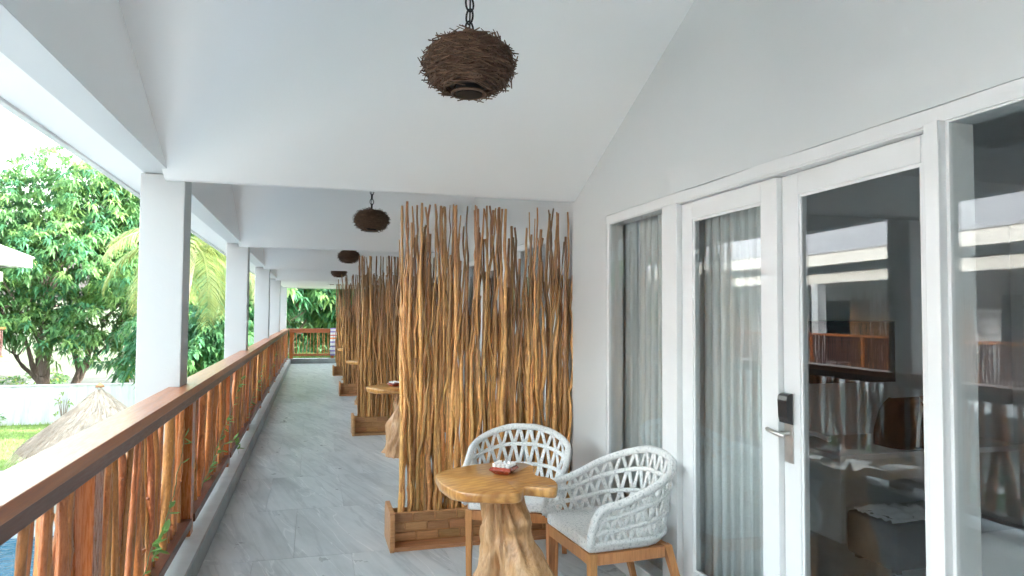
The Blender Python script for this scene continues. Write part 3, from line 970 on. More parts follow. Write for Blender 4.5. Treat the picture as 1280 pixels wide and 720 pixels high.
tl = ['nearest stump table with a golden live-edge top, between the armchairs and the railing side', 'second stump table, half hidden behind the nearest stick screen', 'third stump table, small, in front of the third stick screen', 'fourth stump table, only its edge showing far down the veranda']
top_me = slab_mesh([((x_-TC.x)*(.92 if x_ > TC.x else 1), y_-TC.y) for x_, y_ in outline_w])
base_me = [root_mesh(1, .14), root_mesh(2.4, .13)]
for k in range(4):
    t = thing('stump_table', (TC.x, TC.y + BAY*k*.995, 0), tl[k], 'table', 'live-edge stump tables')
    link('table_top', top_me, t, (0, 0, 0), (0, 0, 0 if k == 0 else .25*k))
    link('root_base', base_me[0 if k == 0 else 1], t, (.055 if k == 0 else .09, 0, 0), (0, 0, -pi/2+.35 if k == 0 else 2.2*k))
# ashtrays on the first two tables
def ashtray(loc, rz, label):
    t = thing('ashtray', loc, label, 'ashtray', 'ashtrays on the stump tables', rz)
    m = MB(); r1, r2, r3 = .040, .064, .054
    sq = lambda r, z: [(r, r, z), (-r, r, z), (-r, -r, z), (r, -r, z)]
    b = MB().hexa(sq(.036, 0)[::1], sq(.060, .022)); b.build('lower_tray', 'redlacquer', t, bevel=.0015)
    MB().hexa(sq(.060, .0225), sq(.049, .036)).build('upper_tray', 'redlacquer', t, bevel=.0015)
    q = MB()
    for k in range(4):
        for j in range(4):
            u = -.036 + j*.024
            v = .040
            x, y = [(u, v), (v, -u), (-u, -v), (-v, u)][k]
            q.box(x-.0065, x+.0065, y-.0065, y+.0065, .036, .054)
    q.box(-.034, .034, -.034, .034, .036, .042)
    q.build('ceramic_insert', 'ceramic', t, bevel=.002)
    return t
ashtray((.955, 3.475, .742), radians(52), 'red-brown ashtray with white notched insert on the nearest stump table')
ashtray((.90, 3.47+BAY*.995, .742), radians(30), 'red-brown ashtray on the second stump table, behind the stick screen')

# ------------------------------------------------------------------ rope armchairs
def make_chair(label, loc, rz):
    t = thing('rope_armchair', loc, label, 'armchair', 'white rope armchairs', rz)
    HW, FD, BD = .275, -.25, .25        # half width, front, back (faces -Y)
    def plan(u, flare=0.0):
        """u in 0..1 runs from the left arm's front round the back to the right arm's front"""
        rc = .20
        s1 = (BD-rc) - FD; arc = pi/2*rc; s2 = 2*(HW-rc)
        tot = 2*s1 + 2*arc + s2; d = u*tot
        if d < s1: p = Vector((-HW, FD+d)); n = Vector((-1, 0))
        elif d < s1+arc:
            a = (d-s1)/rc; p = Vector((-HW+rc-rc*cos(a), BD-rc+rc*sin(a))); n = Vector((-cos(a), sin(a)))
        elif d < s1+arc+s2: p = Vector((-HW+rc+(d-s1-arc), BD)); n = Vector((0, 1))
        elif d < s1+2*arc+s2:
            a = (d-s1-arc-s2)/rc; p = Vector((HW-rc+rc*sin(a), BD-rc+rc*cos(a))); n = Vector((sin(a), cos(a)))
        else:
            e = d-(s1+2*arc+s2); p = Vector((HW, BD-rc-e)); n = Vector((1, 0))
        return p + n*flare
    def top(u):
        s = abs(u-.5)*2                  # 0 back .. 1 arm front
        k_ = max(0, min(1, (s-.10)/.74)); h = .815 - .185*(k_*k_*(3-2*k_)*.5 + k_*.5)
        if s > .86:                      # rounded front corner of the arm
            k = (s-.86)/.14; h -= .14*(1-math.sqrt(max(0, 1-k*k*.98)))
        return h
    ZB = .445
    def surf(u, v):
        zt = top(u); z = ZB + (zt-ZB)*v
        p = plan(u, .045*v*(.35+.65*sin(pi*min(1, max(0, u)))))
        return Vector((p.x, p.y, z))
    nU = 72
    def ringtube(v, r, name, u0=0.0, u1=1.0):
        m = MB(); m.tube([surf(u0+(u1-u0)*i/nU, v) for i in range(nU+1)], r, 10)
        return m.build(name, 'rope', t, smooth=True)
    # top rim runs down the arm fronts to the seat
    path = [surf(i/nU, 1) for i in range(nU+1)]
    fl = [surf(0, v) for v in (0, .25, .5, .75, .92)]; fr = [surf(1, v) for v in (.92, .75, .5, .25, 0)]
    MB().tube(fl + path[1:-1] + fr, .0205, 12).build('arm_rim', 'rope', t, smooth=True)
    ringtube(.03, .016, 'lower_band'); ringtube(.36, .0125, 'middle_band', .01, .99); ringtube(.70, .0125, 'middle_band', .03, .97)
    # zigzag rope straps in three rows
    N = 20
    for (va, vb, off) in ((.03, .36, 0), (.36, .70, .5), (.70, .985, 0)):
        for i in range(N):
            for d in (0, 1):
                ua = (i + off*.0 + .06 + (.0 if d == 0 else .88))/N
                ub = (i + .47 + (0.0 if d == 0 else .06))/N
                if off: ua, ub = (i+.47+.06*d)/N, (i+.06+.88*d)/N
                if not (.02 < ua < .985 and .02 < ub < .985): continue
                m = MB(); um = (ua+ub)/2
                for (uu, vv) in ((ua, va), (um, (va+vb)/2), (ub, vb)):
                    p = surf(uu, vv); T = (surf(min(1, uu+.01), vv)-surf(max(0, uu-.01), vv)).normalized()
                    nrm = T.cross(Vector((0, 0, 1))).normalized()
                    for cw, ct in ((-1, -.45), (-.6, -1), (.6, -1), (1, -.45), (1, .45), (.6, 1), (-.6, 1), (-1, .45)):
                        m.v.append(tuple(p + T*cw*.0112 + nrm*ct*.0058))
                for k in range(2):
                    for q in range(8):
                        q2 = (q+1) % 8; m.face((k*8+q, k*8+q2, k*8+8+q2, k*8+8+q))
                m.face(tuple(range(8))[::-1]); m.face(tuple(range(16, 24)))
                m.build('rope_strap', 'rope', t, smooth=True)
    # seat: woven pad
    sp = []
    for i in range(25):
        p = plan(i/24, -.012); sp.append((p.x, p.y))
    seat = MB(); seat.prism([(x, y) for x, y in sp][::-1], .405, .462)
    seat.build('seat_pad', 'rope', t, bevel=.018, smooth=True, segs=3)
    # teak frame
    def rail_(x0, x1, y0, y1): B(x0, x1, y0, y1, .348, .402).build('apron', 'teak', t, bevel=.003)
    rail_(-HW+.042, HW-.042, FD+.002, FD+.034); rail_(-HW+.055, HW-.055, BD-.075, BD-.043)
    rail_(-HW, -HW+.030, FD+.044, BD-.085); rail_(HW-.030, HW, FD+.044, BD-.085)
    for sx in (-1, 1):
        x0 = sx*(HW-.021)
        a = .021; b_ = .015
        MB().hexa([(x0-b_, FD+.021-b_, 0), (x0+b_, FD+.021-b_, 0), (x0+b_, FD+.021+b_, 0), (x0-b_, FD+.021+b_, 0)],
                  [(x0-a, FD, .403), (x0+a, FD, .403), (x0+a, FD+.042, .403), (x0-a, FD+.042, .403)]).build('leg', 'teak', t, bevel=.003)
        yb = BD-.06; ys_ = BD+.06; xb = sx*(HW-.03)
        MB().hexa([(xb+sx*.02-b_, ys_-b_, 0), (xb+sx*.02+b_, ys_-b_, 0), (xb+sx*.02+b_, ys_+b_, 0), (xb+sx*.02-b_, ys_+b_, 0)],
                  [(xb-a, yb-a, .403), (xb+a, yb-a, .403), (xb+a, yb+a, .403), (xb-a, yb+a, .403)]).build('leg', 'teak', t, bevel=.003)
    return t
make_chair('white rope armchair with its back to the stick screen, behind the stump table', (1.235, 4.17, 0), radians(-25))
make_chair('white rope armchair with its back to the glass door, right of the stump table', (1.525, 3.44, 0), radians(-86))

# ------------------------------------------------------------------ vines on the railing
def vine(pts, label, seed, nl):
    rs = random.Random(seed)
    t = thing('climbing_vine', pts[0], label, 'vine', 'thin vines creeping through the railing')
    o = Vector(pts[0]); P = [Vector(p)-o for p in pts]
    path = []
    for a, b in zip(P[:-1], P[1:]):
        for i in range(6):
            path.append(a.lerp(b, i/6) + Vector((rs.uniform(-.006, .006), rs.uniform(-.01, .01), rs.uniform(-.006, .006))))
    path.append(P[-1])
    MB().tube(path, [.0035*(1-.6*i/len(path)) for i in range(len(path))], 5).build('stem', 'vinestem', t, smooth=True)
    for i in range(nl):
        k = rs.randrange(1, len(path)); p = path[k]
        d = Vector((rs.uniform(.2, 1), rs.uniform(-1, 1), rs.uniform(-.3, .9))).normalized()
        L = rs.uniform(.040, .080); s = d.cross(Vector((0, 0, 1))).normalized()*L*.24
        u = s.cross(d).normalized()*.006
        m = MB()
        q = [p, p+d*L*.3+s, p+d*L*.7+s*.8, p+d*L, p+d*L*.7-s*.8, p+d*L*.3-s]
        mid = [p+d*L*.3-u, p+d*L*.7-u]
        b = len(m.v); m.v += [tuple(x) for x in q+mid]
        for f in ((0, 6, 1), (1, 6, 7, 2), (2, 7, 3), (0, 5, 6), (5, 4, 7, 6), (4, 3, 7)): m.face(f)
        m.build('leaf', 'vineleaf', t, smooth=True)
IX = -.735
vine([(-.76, 2.95, .13), (IX+.03, 3.05, .26), (IX+.05, 3.25, .36), (IX+.06, 3.45, .50), (IX+.08, 3.62, .52)], 'leafy vine sprig low on the railing, nearest the camera', 1, 14)
vine([(-.78, 3.95, .24), (IX+.02, 4.0, .45), (IX+.03, 4.15, .60), (IX+.03, 4.35, .72), (IX+.02, 4.5, .82)], 'upright vine sprig on the balusters just before the second post', 2, 12)
vine([(-.78, 5.6, .24), (IX+.03, 5.7, .42), (IX+.06, 6.1, .50), (IX+.09, 6.6, .44), (IX+.12, 6.7, .30)], 'vine arching out of the railing and drooping over the kerb', 3, 22)
vine([(-.78, 6.0, .24), (IX+.02, 6.3, .55), (IX+.04, 6.9, .68), (IX+.03, 7.5, .80), (IX+.02, 7.9, .86)], 'long vine climbing across the third post of the railing', 4, 22)
vine([(-.78, 9.0, .24), (IX+.03, 9.3, .50), (IX+.05, 10.0, .66), (IX+.04, 10.8, .78)], 'distant vine climbing the railing halfway along', 5, 20)
vine([(-.78, 12.5, .24), (IX+.03, 12.9, .50), (IX+.05, 13.8, .66), (IX+.04, 14.8, .78)], 'farthest vine on the railing near the end', 6, 18)

# ------------------------------------------------------------------ towel at the far end
tw = MB(); n = 10
for i in range(n+1):
    x = .55 + .20*i/n
    yo = .012*sin(i*1.5)
    for (yy, z) in ((YEND+.075, .24), (YEND+.07, .6), (YEND+.075, 1.05), (YEND+.10, 1.102), (YEND+.26, 1.102), (YEND+.285, 1.05), (YEND+.29, .7)):
        tw.v.append((x, yy + yo*(1 if z < 1 else .2), z))
for i in range(n):
    for j in range(6):
        a = i*7+j; tw.face((a, a+7, a+8, a+1))
o = tw.build('towel', 'towel', smooth=True, label='white, purple and orange striped towel hung over the end railing', category='towel')
sm = o.modifiers.new('thickness', 'SOLIDIFY'); sm.thickness = .006

# ------------------------------------------------------------------ bedroom behind the glass
def curtain(y0, y1, label, seed):
    m = MB(); n = int((y1-y0)/.008)
    for i in range(n+1):
        y_ = y0 + (y1-y0)*i/n
        ph = y_*2*pi/.075
        for z, am in ((.02, 1.0), (1.0, .9), (2.1, .65), (2.45, .55)):
            m.v.append((1.985 + .026*am*sin(ph + .5*sin(y_*9+seed)) + .012*noise.noise((y_*6, z, seed)), y_ + .008*cos(ph*2+z), z))
    for i in range(n):
        for j in range(3):
            a = i*4+j; m.face((a, a+4, a+5, a+1))
    o = m.build('curtain', 'curtain', smooth=True, label=label, category='curtain', group='sheer curtains behind the glass')
    q = o.modifiers.new('thickness', 'SOLIDIFY'); q.thickness = .003
curtain(2.60, 4.02, 'pleated sheer grey curtain behind the closed door leaf', 1)
curtain(4.07, 4.62, 'sheer grey curtain at the far edge of the narrow side window', 2)
MB().tube([(1.985, 2.3, 2.47), (1.985, 4.7, 2.47)], .012, 8).build('curtain_rod', 'steel', label='steel rod carrying the sheer curtains', category='rod')
tv = thing('television', (4.2, 4.72, 1.27), 'black flat television on the room wall, seen through the glass door', 'television')
B(-.44, .44, -.03, .02, -.25, .25).build('casing', 'blackplastic', tv, bevel=.004)
B(-.425, .425, -.034, -.031, -.235, .235).build('screen', 'darkglass', tv)
B(-.1, .1, .02, .048, -.1, .1).build('bracket', 'iron', tv)
dk = thing('luggage_desk', (4.25, 4.3, 0), 'pale low desk under the television inside the room', 'desk')
B(-.75, .9, -.28, .42, .56, .60).build('top', 'inner', dk, bevel=.004)
B(-.75, -.71, -.28, .42, 0.004, .56).build('side', 'inner', dk); B(.86, .9, -.28, .42, 0.004, .56).build('side', 'inner', dk)
B(-.71, .86, .38, .42, .2, .56).build('back', 'inner', dk)
bagt = thing('travel_bag', (4.35, 4.22, .60), 'black soft travel bag with pale straps on the desk', 'bag')
bb = MB(); nn = 20
for j in range(9):
    t_ = j/8; z = .34*t_; k = (1-.35*t_**3)
    for i in range(nn):
        a = 2*pi*i/nn
        cx, cy = abs(cos(a))**.6*math.copysign(1, cos(a)), abs(sin(a))**.6*math.copysign(1, sin(a))
        bb.v.append((.30*k*cx + .015*noise.noise((a, z*9, 1)), .17*k*cy, z + .03*noise.noise((a*2, z*6, 7))*(t_ > .5)))
for j in range(8):
    for i in range(nn):
        i2 = (i+1) % nn; bb.face((j*nn+i, j*nn+i2, (j+1)*nn+i2, (j+1)*nn+i))
bb.face(tuple(range(nn))[::-1]); bb.face(tuple(8*nn+i for i in range(nn)))
bb.build('bag_body', 'blackcloth', bagt, smooth=True)
for x in (-.14, .12):
    MB().tube([(x-.02, -.172, .02), (x-.01, -.175, .18), (x+.02, -.17, .30), (x+.06, -.12, .36), (x+.10, -.17, .28), (x+.12, -.175, .05)], .016, 6, ry=.004).build('strap', 'linen', bagt, smooth=True)
stl = thing('ottoman', (3.62, 3.62, 0), 'low dark ottoman with a crumpled white cloth, inside the room', 'ottoman')
B(-.26, .26, -.2, .2, .03, .30).build('cushion', 'darkcloth', stl, bevel=.03, smooth=True, segs=3)
for sx in (-.2, .2):
    for sy in (-.15, .15): B(sx-.02, sx+.02, sy-.02, sy+.02, .004, .03).build('foot', 'iron', stl)
cl = MB(); g = 16
for i in range(g+1):
    for j in range(g+1):
        x, y_ = -.27+.54*i/g, -.29+.5*j/g
        z = .385 + .05*abs(noise.noise((x*7, y_*7, 2))) + .02*noise.noise((x*19, y_*19, 5))
        if y_ < -.20: z -= (-.20-y_)*1.6
        cl.v.append((3.62+x*.8, 3.64+y_*.75, z-.085))
for i in range(g):
    for j in range(g):
        a = i*(g+1)+j; cl.face((a, a+g+1, a+g+2, a+1))
o = cl.build('crumpled_cloth', 'linen', smooth=True, label='crumpled white cloth lying on the dark ottoman inside', category='cloth')
q = o.modifiers.new('thickness', 'SOLIDIFY'); q.thickness = .006
bed = thing('bed', (3.88, 1.86, 0), 'bed with smooth white covers inside the room at the right edge', 'bed')
B(-.88, .95, -.92, .70, .004, .26).build('base', 'darkcloth', bed, bevel=.01)
B(-.92, .98, -.95, .74, .262, .56).build('duvet', 'linen', bed, bevel=.09, smooth=True, segs=5)
shp = thing('sandals', (4.30, 3.62, .004), 'pair of dark sandals on the room floor beyond the bed', 'sandals')
for dx in (-.07, .08):
    sh = MB(); sh.prism([(dx+.045*cos(a)*(.8+.2*(sin(a) > 0)), .13*sin(a)) for a in [2*pi*i/14 for i in range(14)]], 0, .022)
    s_ = sh.build('sole', 'darkcloth', shp)
    MB().tube([(dx-.045, .03, .02), (dx-.03, .03, .06), (dx+.03, .03, .06), (dx+.045, .03, .02)], .016, 6, ry=.004).build('strap', 'blackplastic', shp, smooth=True)

# ------------------------------------------------------------------ building across the pool
OX = -9.15
opp = thing('opposite_building', (-11, 8, GZ), 'white building with sunlit eaves across the pool, its eave corner at the left edge', 'building')
O = dict(parent=opp, world=True)
YA, YB = -8.0, 24.9
B(-17, OX+.25, YA, YB, -.3, 0).build('floor_slab', 'plaster', **O)
B(-16.8, OX-1.9, YA, YB-.1, GZ, -.3).build('lower_wall', 'plaster', **O)
for k in range(-2, 5):
    y0 = 4.0 + BAY*k
    B(OX-.30, OX-.02, y0, y0+.28, 0, 2.50).build('column', 'plaster', bevel=.006, **O)
    B(OX-.30, OX-.02, y0, y0+.28, GZ, -.3).build('lower_column', 'plaster', **O)
B(OX-.28, OX-.04, YA, YB, 2.50, 2.80).build('eave_beam', 'eave_sun_tint', **O)
B(OX-.04, OX+.52, YA, YB+.5, 2.97, 3.02).build('eave_soffit', 'plaster', **O)
B(OX+.52, OX+.56, YA, YB+.55, 2.95, 3.26).build('fascia_board', 'eave_sun_tint', **O)
B(OX-2.8, OX+.52, YB+.5, YB+.55, 2.95, 3.26).build('fascia_board', 'eave_sun_tint', **O)
B(OX-2.9, OX-.28, YA, YB, 2.78, 2.84).build('veranda_ceiling', 'soffit', **O)
rf = MB()
rf.hexa([(OX+.60, YA, 3.262), (OX+.60, YB+.6, 3.262), (OX-6.9, YB+.6, 3.262), (OX-6.9, YA, 3.262)][::-1], [(OX+.60, YA, 3.30), (OX+.60, YB+.6, 3.30), (OX-3.2, YB-2.6, 5.0), (OX-3.2, YA, 5.0)][::-1])
rf.build('roof', 'rooftile', **O)
B(OX-2.75, OX-2.6, YA, YB, 0, 2.8).build('back_wall', 'plaster', **O)
B(OX-7.5, OX-2.6, YB-.12, YB, 0, 2.97).build('end_wall', 'plaster', **O)
for k in range(-2, 5):
    y0 = 4.0 + BAY*k
    for a, b in ((.9, 1.6), (1.75, 3.2), (3.35, 4.0)):
        wd = B(OX-2.598, OX-2.56, y0+a, y0+b, .05, 2.15).build('window', 'darkglass', **O)
        fr = MB()
        for (ya, yb, za, zb) in ((a, a+.06, .05, 2.15), (b-.06, b, .05, 2.15), (a+.06, b-.06, 2.09, 2.15), (a+.06, b-.06, .05, .11)):
            fr.box(-.0, .03, y0+ya, y0+yb, za, zb)
        fr.v = [(x+OX-2.56, y_, z) for x, y_, z in fr.v]
        fr.v = [(x, y_, z) for x, y_, z in fr.v]
        f_ = fr.mesh('frame', 'paint'); fo = link('frame', f_, wd); fo.location = -(Vector(opp.location))
orl = thing('railing', (OX, 8, 0), 'wooden branch railing of the building across the pool, seen in the glass', 'railing', 'veranda railings')
B(OX-.08, OX+.08, YA, YB, 1.03, 1.09).build('handrail', 'railwood', parent=orl, world=True)
B(OX-.03, OX+.03, YA, YB, .17, .22).build('bottom_rail', 'railwood', parent=orl, world=True)
for k in range(16):
    y0 = YA + .6 + 2.1*k
    if y0 < YB: B(OX-.05, OX+.05, y0-.05, y0+.05, 0, 1.03).build('post', 'railwood_z', parent=orl, world=True)
ms = MB(); random.seed(8); y = YA
while y < YB:
    m0 = random.uniform(-.02, .02)
    ms.tube([(OX, y+m0, .22), (OX, y-m0, .6), (OX, y+random.uniform(-.03, .03), 1.03)], random.uniform(.014, .026), 5)
    y += random.uniform(.06, .10)
o = ms.build('balusters', 'dark_wood_and_shade', parent=orl, world=True); o['kind'] = 'stuff'  # coloured dark to stand in for the shade on that veranda
for k in range(-1, 5):
    y0 = 4.1 + BAY*k
    ms = MB()
    for i in range(90):
        x = OX-2.55 + random.uniform(0, 1.4); yy = y0+random.uniform(-.03, .03); h = random.uniform(1.5, 2.35)
        ms.tube([(x, yy, .2), (x+random.uniform(-.04, .04), yy, h*.5), (x+random.uniform(-.06, .06), yy, h)], [.016, .014, .009], 4)
    sc = thing('stick_screen', (OX-1.85, y0, 0), 'stick screen on the veranda across the pool, seen only in the glass', 'screen', 'stick screens across the pool')
    B(OX-2.55, OX-1.1, y0-.15, y0+.15, 0, .22).build('planter', 'planter', parent=sc, world=True)
    o = ms.build('sticks', 'stick', parent=sc, world=True); o['kind'] = 'stuff'

# ------------------------------------------------------------------ garden wall
gw = thing('garden_wall', (-14, 36.4, GZ), 'white weathered garden wall behind the thatched roof and lawn', 'wall')
B(-40, 20, 36.2, 36.42, GZ-.1, GZ+1.72).build('wall_panel', 'gardenwall', parent=gw, world=True)
B(-40, 20, 36.17, 36.45, GZ+1.72, GZ+1.78).build('coping', 'gardenwall', parent=gw, world=True, bevel=.01)

# ------------------------------------------------------------------ thatched shelter
HX, HY, HR = -5.25, 20.3, 1.72
hut = thing('thatched_shelter', (HX, HY, GZ), 'thatched umbrella roof of straw beside the pool', 'shelter')
zp, ze = -.32-GZ, -1.80-GZ
random.seed(30)
def hz(r):   # slightly bell-shaped
    t = r/HR; return zp - (zp-ze)*(t**.86) + .10*sin(pi*t)*0
cn = MB(); na = 40; rr = [.05, .12, .3, .6, .9, 1.2, 1.45, HR]
for r in rr:
    for k in range(na):
        a = 2*pi*k/na; cn.v.append((r*cos(a), r*sin(a), hz(r)-.05+random.uniform(-.015, .015)))
for j in range(len(rr)-1):
    for k in range(na):
        k2 = (k+1) % na; cn.face((j*na+k, (j+1)*na+k, (j+1)*na+k2, j*na+k2))
o = cn.build('thatch_base', 'thatch', hut, smooth=True)
q = o.modifiers.new('thickness', 'SOLIDIFY'); q.thickness = .08
st = MB()
for i in range(7500):
    r = HR*math.sqrt(random.uniform(.0, 1.0)); a = random.uniform(0, 2*pi)
    L = random.uniform(.22, .45); r2 = r + L*.72
    j = random.uniform(-.05, .05)
    p0 = Vector((r*cos(a), r*sin(a), hz(r)+random.uniform(-.02, .04)))
    z2 = hz(min(r2, HR)) - max(0, r2-HR)*1.25 + random.uniform(-.03, .05)
    p1 = Vector((r2*cos(a+j), r2*sin(a+j), z2))
    if r > HR*.8 and random.random() < .5: p1.z -= random.uniform(0, .14); 
    s = Vector((-sin(a), cos(a), random.uniform(-.3, .3)))*random.uniform(.005, .012)
    st.poly([p0-s, p0+s, p1+s*.4, p1-s*.4], random.randrange(2))
o = st.build('straw', ['thatch', 'thatch2'], hut); o['kind'] = 'stuff'
MB().tube([(0, 0, zp-.05), (0, 0, zp+.02), (0, 0, zp+.03), (0, 0, zp+.06)], [.11, .08, .05, .03], 12).build('peak_cap', 'planter', hut, smooth=True)
for a in (.6, 2.2, 3.8, 5.4):
    MB().tube([(1.2*cos(a), 1.2*sin(a), .004), (1.18*cos(a), 1.18*sin(a), 2.0)], .055, 8).build('post', 'teak', hut, smooth=True)

# ------------------------------------------------------------------ foliage builders
def rvec(rs):
    while True:
        v = Vector((rs.uniform(-1, 1), rs.uniform(-1, 1), rs.uniform(-1, 1)))
        if .05 < v.length < 1: return v.normalized()
def spray(m, rs, c, out, L, nl, mi, droop=.45, wid=.13, flat=.55):
    """a spray of drooping finger-like leaves round a twig tip"""
    out = out.normalized()
    for i in range(nl):
        d = (rvec(rs) + out*.75); d.z = d.z*flat + .12; d.normalize()
        l = L*rs.uniform(.6, 1.1)
        s = d.cross(Vector((0, 0, 1)))
        if s.length < 1e-3: s = Vector((1, 0, 0))
        s = (s.normalized() + rvec(rs)*.35).normalized()*l*wid
        p0 = c + d*l*.08
        p1 = p0 + d*l*.5 + Vector((0, 0, l*.06))
        p2 = p0 + d*l*.95 - Vector((0, 0, l*droop))
        b = len(m.v)
        m.v += [tuple(p0), tuple(p1+s), tuple(p2), tuple(p1-s)]
        m.face((b, b+1, b+3), mi); m.face((b+1, b+2, b+3), mi)
def limb(m, rs, p, d, L, r, depth, tips, spread=.55):
    n = 5; path = [p.copy()]; q = p.copy(); dd = d.normalized()
    for i in range(n):
        dd = (dd + rvec(rs)*.16 + Vector((0, 0, .05))).normalized()
        q = q + dd*(L/n); path.append(q.copy())
    m.tube(path, [r*(1-.42*i/n) for i in range(n+1)], 7 if r > .08 else 5, False)
    if depth == 0:
        tips.append(q); return
    k = rs.choice((2, 3))
    for j in range(k):
        nd = (dd + rvec(rs)*spread + Vector((0, 0, .10))).normalized()
        limb(m, rs, path[-1] if j < 2 else path[3], nd, L*rs.uniform(.62, .85), r*.58, depth-1, tips, spread)
def tree(name, base, label, category, group, lobes, seed, trunk_r, L, nl, density, mats, stems=1, depth=3, tl=2.2, droop=.45, wid=.13, inner=.25):
    rs = random.Random(seed)
    t = thing(name, base, label, category, group)
    tm = MB(); tips = []
    for s in range(stems):
        d = Vector((rs.uniform(-.35, .35), rs.uniform(-.35, .35), 1)) if stems == 1 else Vector((cos(s*2*pi/stems+.4)*.55, sin(s*2*pi/stems+.4)*.55, 1))
        limb(tm, rs, Vector((0.0 if stems == 1 else .14*cos(s*2.1), 0, -.1)), d, tl, trunk_r, depth, tips)
    # twigs that reach into the lobes
    for (c, r) in lobes:
        c = Vector(c)
        src = min(tips, key=lambda p: (p-c).length) if tips else Vector((0, 0, 2))
        tm.tube([src, src.lerp(c, .5)+rvec(rs)*.2, c], [trunk_r*.28, trunk_r*.2, trunk_r*.08], 5, False)
    tm.build('trunk', 'bark', t, smooth=True)
    fm = MB()
    for (c, r) in lobes:
        c = Vector(c); r = Vector(r)
        n = int(density*(r.x*r.y+r.x*r.z+r.y*r.z))
        for i in range(n):
            u = rvec(rs)
            if rs.random() < inner: k = rs.uniform(.35, .8)
            else: k = rs.uniform(.82, 1.06) + .16*noise.noise(u*2.6 + c*.7)
            if u.z < -.5 and rs.random() < .5: continue
            p = c + Vector((u.x*r.x, u.y*r.y, u.z*r.z))*k
            if p.z < .35: continue
            spray(fm, rs, p, Vector((u.x, u.y, u.z*.6+.25)), L, nl, rs.choices(range(len(mats)), [5, 3, 2][:len(mats)])[0], droop, wid)
    fm.build('crown', mats, t)
    return t

# the big spreading tree behind the garden wall (metres from its foot)
big_lobes = []
rs = random.Random(77)
for (x, y_, z, rx, rz_) in ((-1.0, 0, 9.8, 3.4, 2.4), (2.2, -.6, 10.6, 3.2, 2.2), (5.2, 0, 9.0, 3.2, 2.3), (-4.6, .3, 9.4, 3.4, 2.4), (-7.8, .3, 8.0, 3.0, 2.4), (8.0, .8, 6.6, 2.8, 2.2),
                            (-2.4, -2.2, 7.2, 2.6, 1.7), (1.4, -2.6, 7.6, 2.7, 1.7), (4.6, -2.2, 6.3, 2.4, 1.6), (-5.6, -1.6, 6.2, 2.6, 1.6), (-3.8, -2.4, 4.3, 2.3, 1.3), (-6.4, -1.4, 3.8, 2.4, 1.4),
                            (2.8, -2.4, 4.7, 1.9, 1.2), (6.0, -1.2, 4.1, 2.2, 1.4), (.2, 2.2, 8.2, 3.0, 2.2), (3.4, 2.6, 7.4, 3.0, 2.2), (-3.4, 2.4, 7.2, 3.0, 2.0), (.4, -1.0, 5.6, 1.9, 1.1), (7.4, .4, 9.2, 2.4, 1.8), (0.5, 0, 12.0, 2.6, 1.5), (4.0, .3, 11.6, 2.3, 1.4), (6.6, .2, 11.0, 2.5, 1.7), (-9.6, .2, 10.2, 2.6, 1.8), (-6.4, .2, 11.2, 2.6, 1.5), (-9.5, -1.0, 5.4, 2.4, 1.6), (-1.6, -2.0, 4.6, 1.8, 1.0), (.3, -2.2, 4.2, 1.7, .9), (1.6, -2.6, 3.4, 1.5, .8), (4.4, -1.8, 3.0, 1.6, .9), (8.6, -.6, 4.2, 2.2, 1.5), (9.6, .4, 8.6, 2.4, 2.0)):
    big_lobes.append(((x, y_, z), (rx, rx*.95, rz_)))
tree('broadleaf_tree', (-12.6, 41.0, GZ), 'large spreading tree with several dark stems behind the white garden wall', 'tree', 'garden trees', big_lobes, 5, .27, .52, 16, 16, ['leafA', 'leafB', 'leafD'], stems=3, depth=3, tl=2.3, wid=.115)
def lobes_of(seed, n, R, H, z0):
    r = random.Random(seed); L = []
    for i in range(n):
        a = r.uniform(0, 2*pi); q = R*math.sqrt(r.random())*.75; z = z0 + (H-z0)*r.uniform(.1, .9)
        k = R*r.uniform(.34, .5); L.append(((q*cos(a), q*sin(a), z), (k, k, k*.72)))
    return L
tree('broadleaf_tree', (-4.4, 31.0, GZ), 'dense dark green tree below the palm, between the first two columns', 'tree', 'garden trees', lobes_of(2, 15, 2.5, 5.9, 1.4), 9, .16, .45, 14, 22, ['leafC', 'leafD', 'leafA'], depth=2, tl=1.4)
tree('broadleaf_tree', (-.9, 33.5, GZ), 'tall leafy tree filling the left of the opening past the end railing', 'tree', 'garden trees', lobes_of(3, 20, 3.2, 9.0, .8), 12, .2, .5, 14, 22, ['leafD', 'leafA', 'leafB'], depth=3, tl=1.8)
tree('broadleaf_tree', (2.8, 32.5, GZ), 'leafy tree filling the right of the opening past the end railing', 'tree', 'garden trees', lobes_of(4, 20, 3.0, 8.6, .8), 13, .2, .5, 14, 22, ['leafA', 'leafD', 'leafB'], depth=3, tl=1.8)
tree('broadleaf_tree', (-7.6, 46.0, GZ), 'pale green tree behind the palm crown', 'tree', 'garden trees', lobes_of(6, 18, 4.0, 12.5, 4.0), 15, .25, .65, 14, 11, ['leafB', 'leafA', 'leafD'], depth=3, tl=3.0)
tree('broadleaf_tree', (-19.0, 44.0, GZ), 'tree at the left edge behind the white building\'s eave', 'tree', 'garden trees', lobes_of(7, 18, 4.2, 11.0, 3.0), 16, .25, .65, 14, 11, ['leafA', 'leafB', 'leafD'], depth=3, tl=2.6)
for i, (x, y_, R, H, lb) in enumerate(((-9.6, 52, 3.6, 7.5, 'shady tree far behind the right of the large spreading tree'), (-30, 62, 5, 9, 'distant tree at the far left behind the foliage'), (-3, 56, 4.5, 10, 'distant tree behind the columns in the middle of the veranda'),
                                      (4.5, 48, 4, 10, 'distant tree behind the end of the veranda'))):
    tree('broadleaf_tree', (x, y_, GZ), lb, 'tree', 'garden trees', lobes_of(40+i, 14, R, H, 1.0), 60+i, .22, 1.1, 10, 5, ['leafC', 'leafA', 'leafD'], depth=2, tl=2.0)

